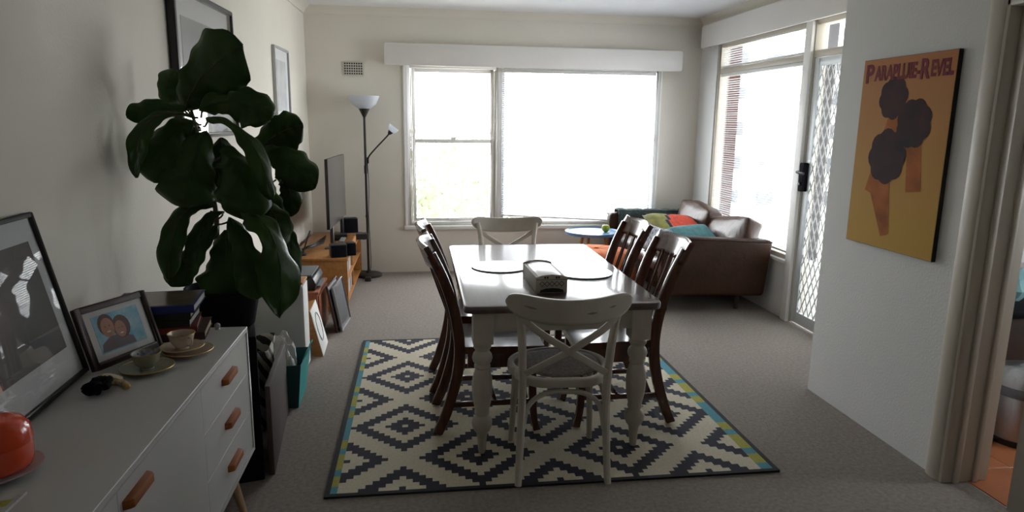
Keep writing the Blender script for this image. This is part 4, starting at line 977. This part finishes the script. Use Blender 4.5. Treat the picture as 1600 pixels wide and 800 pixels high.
# throw over the far arm
mb = MB()
def thr(u, v):
    a = u; x = 2.04+v*.80; wv_ = .006*sin(v*30)+.004*sin(v*51+u*9)
    pts_ = [(6.775, .44), (6.772, .58), (6.776, .64), (6.80, .675), (6.86, .682), (6.92, .672), (6.94, .60), (6.945, .45)]
    k = a*(len(pts_)-1); i = min(int(k), len(pts_)-2); t_ = k-i
    y = pts_[i][0]+(pts_[i+1][0]-pts_[i][0])*t_; z = pts_[i][1]+(pts_[i+1][1]-pts_[i][1])*t_
    return (x, y+wv_*(1 if a > .5 else -1)-.002, z+wv_*.5-.010*v)
mb.grid(thr, 28, 30)
tag(build('throw_blanket', mb, M['throw'], None, thick=.012, smooth=70), 'dark teal wool throw draped over the far sofa arm', 'blanket')
def cushion(name, label, loc, rot, w, h, d, mats, fnm=None):
    mb = MB(); n = 16
    for sgn in (1, -1):
        def fn(u, v):
            a = u*2-1; b = v*2-1
            bulge = max(0, (1-a**4)*(1-b**4))**.5*d/2
            k = 1-.06*(1-abs(a))*abs(b)**6
            kk = 1-.06*(1-abs(b))*abs(a)**6
            return (a*w/2*kk, sgn*bulge, b*h/2*k)
        mb.grid(fn, n, n)
    if fnm:
        for i, f in enumerate(mb.f):
            c = sum((V(mb.v[q]) for q in f), V())/4; mb.m[i] = fnm(c.x/w, c.z/h)
    o = build(name, mb, mats, None, smooth=80, loc=loc); o.rotation_euler = [RAD(a) for a in rot]
    return tag(o, label, 'cushion')
cushion('cushion', 'cushion with red fan and olive yellow pattern lying on the sofa', (2.40, 6.06, .575), (-62, 5, 12), .56, .46, .16, [M['cgreen'], M['cred'], M['navy']], lambda x, z: 1 if ((x-.13)/.30)**2+((z-.02)/.44)**2 < 1 else (2 if x > .36 or ((x-.13)/.36)**2+((z-.02)/.52)**2 < 1 else 0))
cushion('cushion', 'teal blue cushion near the front sofa arm under the red one', (2.45, 5.74, .540), (-62, -3, 10), .42, .40, .13, [M['cteal']])
cushion('cushion', 'black and white woven cushion at the front of the sofa seat', (2.06, 5.66, .56), (-14, 0, -80), .40, .23, .11, [M['cbw']])
# side table, apple, pouf
t = thing('side_table', 'round blue side table on splayed wooden legs by the sofa', 'table', (1.70, 6.52, 0))
build('tabletop', MB().lathe([(.255, .475), (.27, .482), (.272, .505), (.268, .508), (.262, .498), (.001, .496)], 40), M['blue'], t, smooth=40)
for k in range(3):
    a = RAD(210+120*k); build('leg', MB().tube([(.13*cos(a), .13*sin(a), .478), (.22*cos(a), .22*sin(a), 0)], [.016, .010], 10), M['oak'], t)
t = thing('apple', 'yellow green apple on the blue side table', 'fruit', (1.83, 6.50, .497))
build('flesh', MB().lathe([(.001, .006), (.012, 0), (.028, .008), (.040, .032), (.041, .05), (.032, .068), (.014, .072), (.001, .062)], 20), M['lime'], t, smooth=70); build('stem', MB().tube([(0, 0, .06), (.003, 0, .082)], .0018, 6), M['stem'], t)
t = thing('pouf', 'round orange pouf in front of the blue side table', 'pouf', (1.58, 5.90, 0))
build('cushion_body', MB().lathe([(.28, 0), (.33, .03), (.36, .12), (.365, .24), (.345, .37), (.29, .43), (.15, .452), (.02, .447), (.001, .447)], 40), M['orange'], t, smooth=70)
mb = MB()
for k in range(8):
    a = 2*pi*k/8; mb.tube([(r*cos(a), r*sin(a), z) for r, z in ((.330, .03), (.360, .12), (.365, .24), (.345, .371), (.29, .431), (.15, .4525), (.02, .4475))], .0022, 5)
build('seam', mb, M['orange'], t)
build('button', MB().lathe([(.02, .447), (.018, .459), (.001, .461)], 14), M['orange'], t)

# ================================================================ KITCHEN GLIMPSE
t = thing('pedal_bin', 'steel pedal bin on the terracotta tiles inside the kitchen', 'bin', (3.02, 2.86, 0))
build('base', MB().lathe([(.145, 0), (.148, .03)], 32), M['black'], t); build('body', MB().lathe([(.14, .03), (.14, .25)], 32), M['steel'], t)
build('band', MB().lathe([(.143, .25), (.143, .30)], 32), M['grey'], t); build('lid', MB().lathe([(.143, .30), (.14, .34), (.11, .385), (.05, .405), (.001, .408)], 32), M['steel'], t, smooth=60)
build('pedal', MB().box(-.18, -.13, -.03, .03, .008, .02), M['black'], t, .003)
crumple('plastic_bag', 'light blue plastic bag behind the steel bin in the kitchen', 'bag', (3.12, 3.2, .60), .10, .10, .12, M['ltblue'], 11)
crumple('plastic_bag', 'white plastic bag on top of the light blue one in kitchen', 'bag', (3.10, 3.17, .80), .08, .08, .06, M['white_plastic'], 12)
t = thing('kitchen_unit', 'dark kitchen unit behind the bin carrying plastic bags', 'cabinet', (3.3, 3.3, 0))
build('carcass', MB().box(-.35, .6, -.2, .19, .08, .57), M['darkframe'], t, .004); build('worktop', MB().box(-.36, .62, -.22, .19, .57, .60), M['blackm'], t, .004); build('plinth', MB().box(-.33, .58, -.17, .19, 0, .08), M['black'], t)
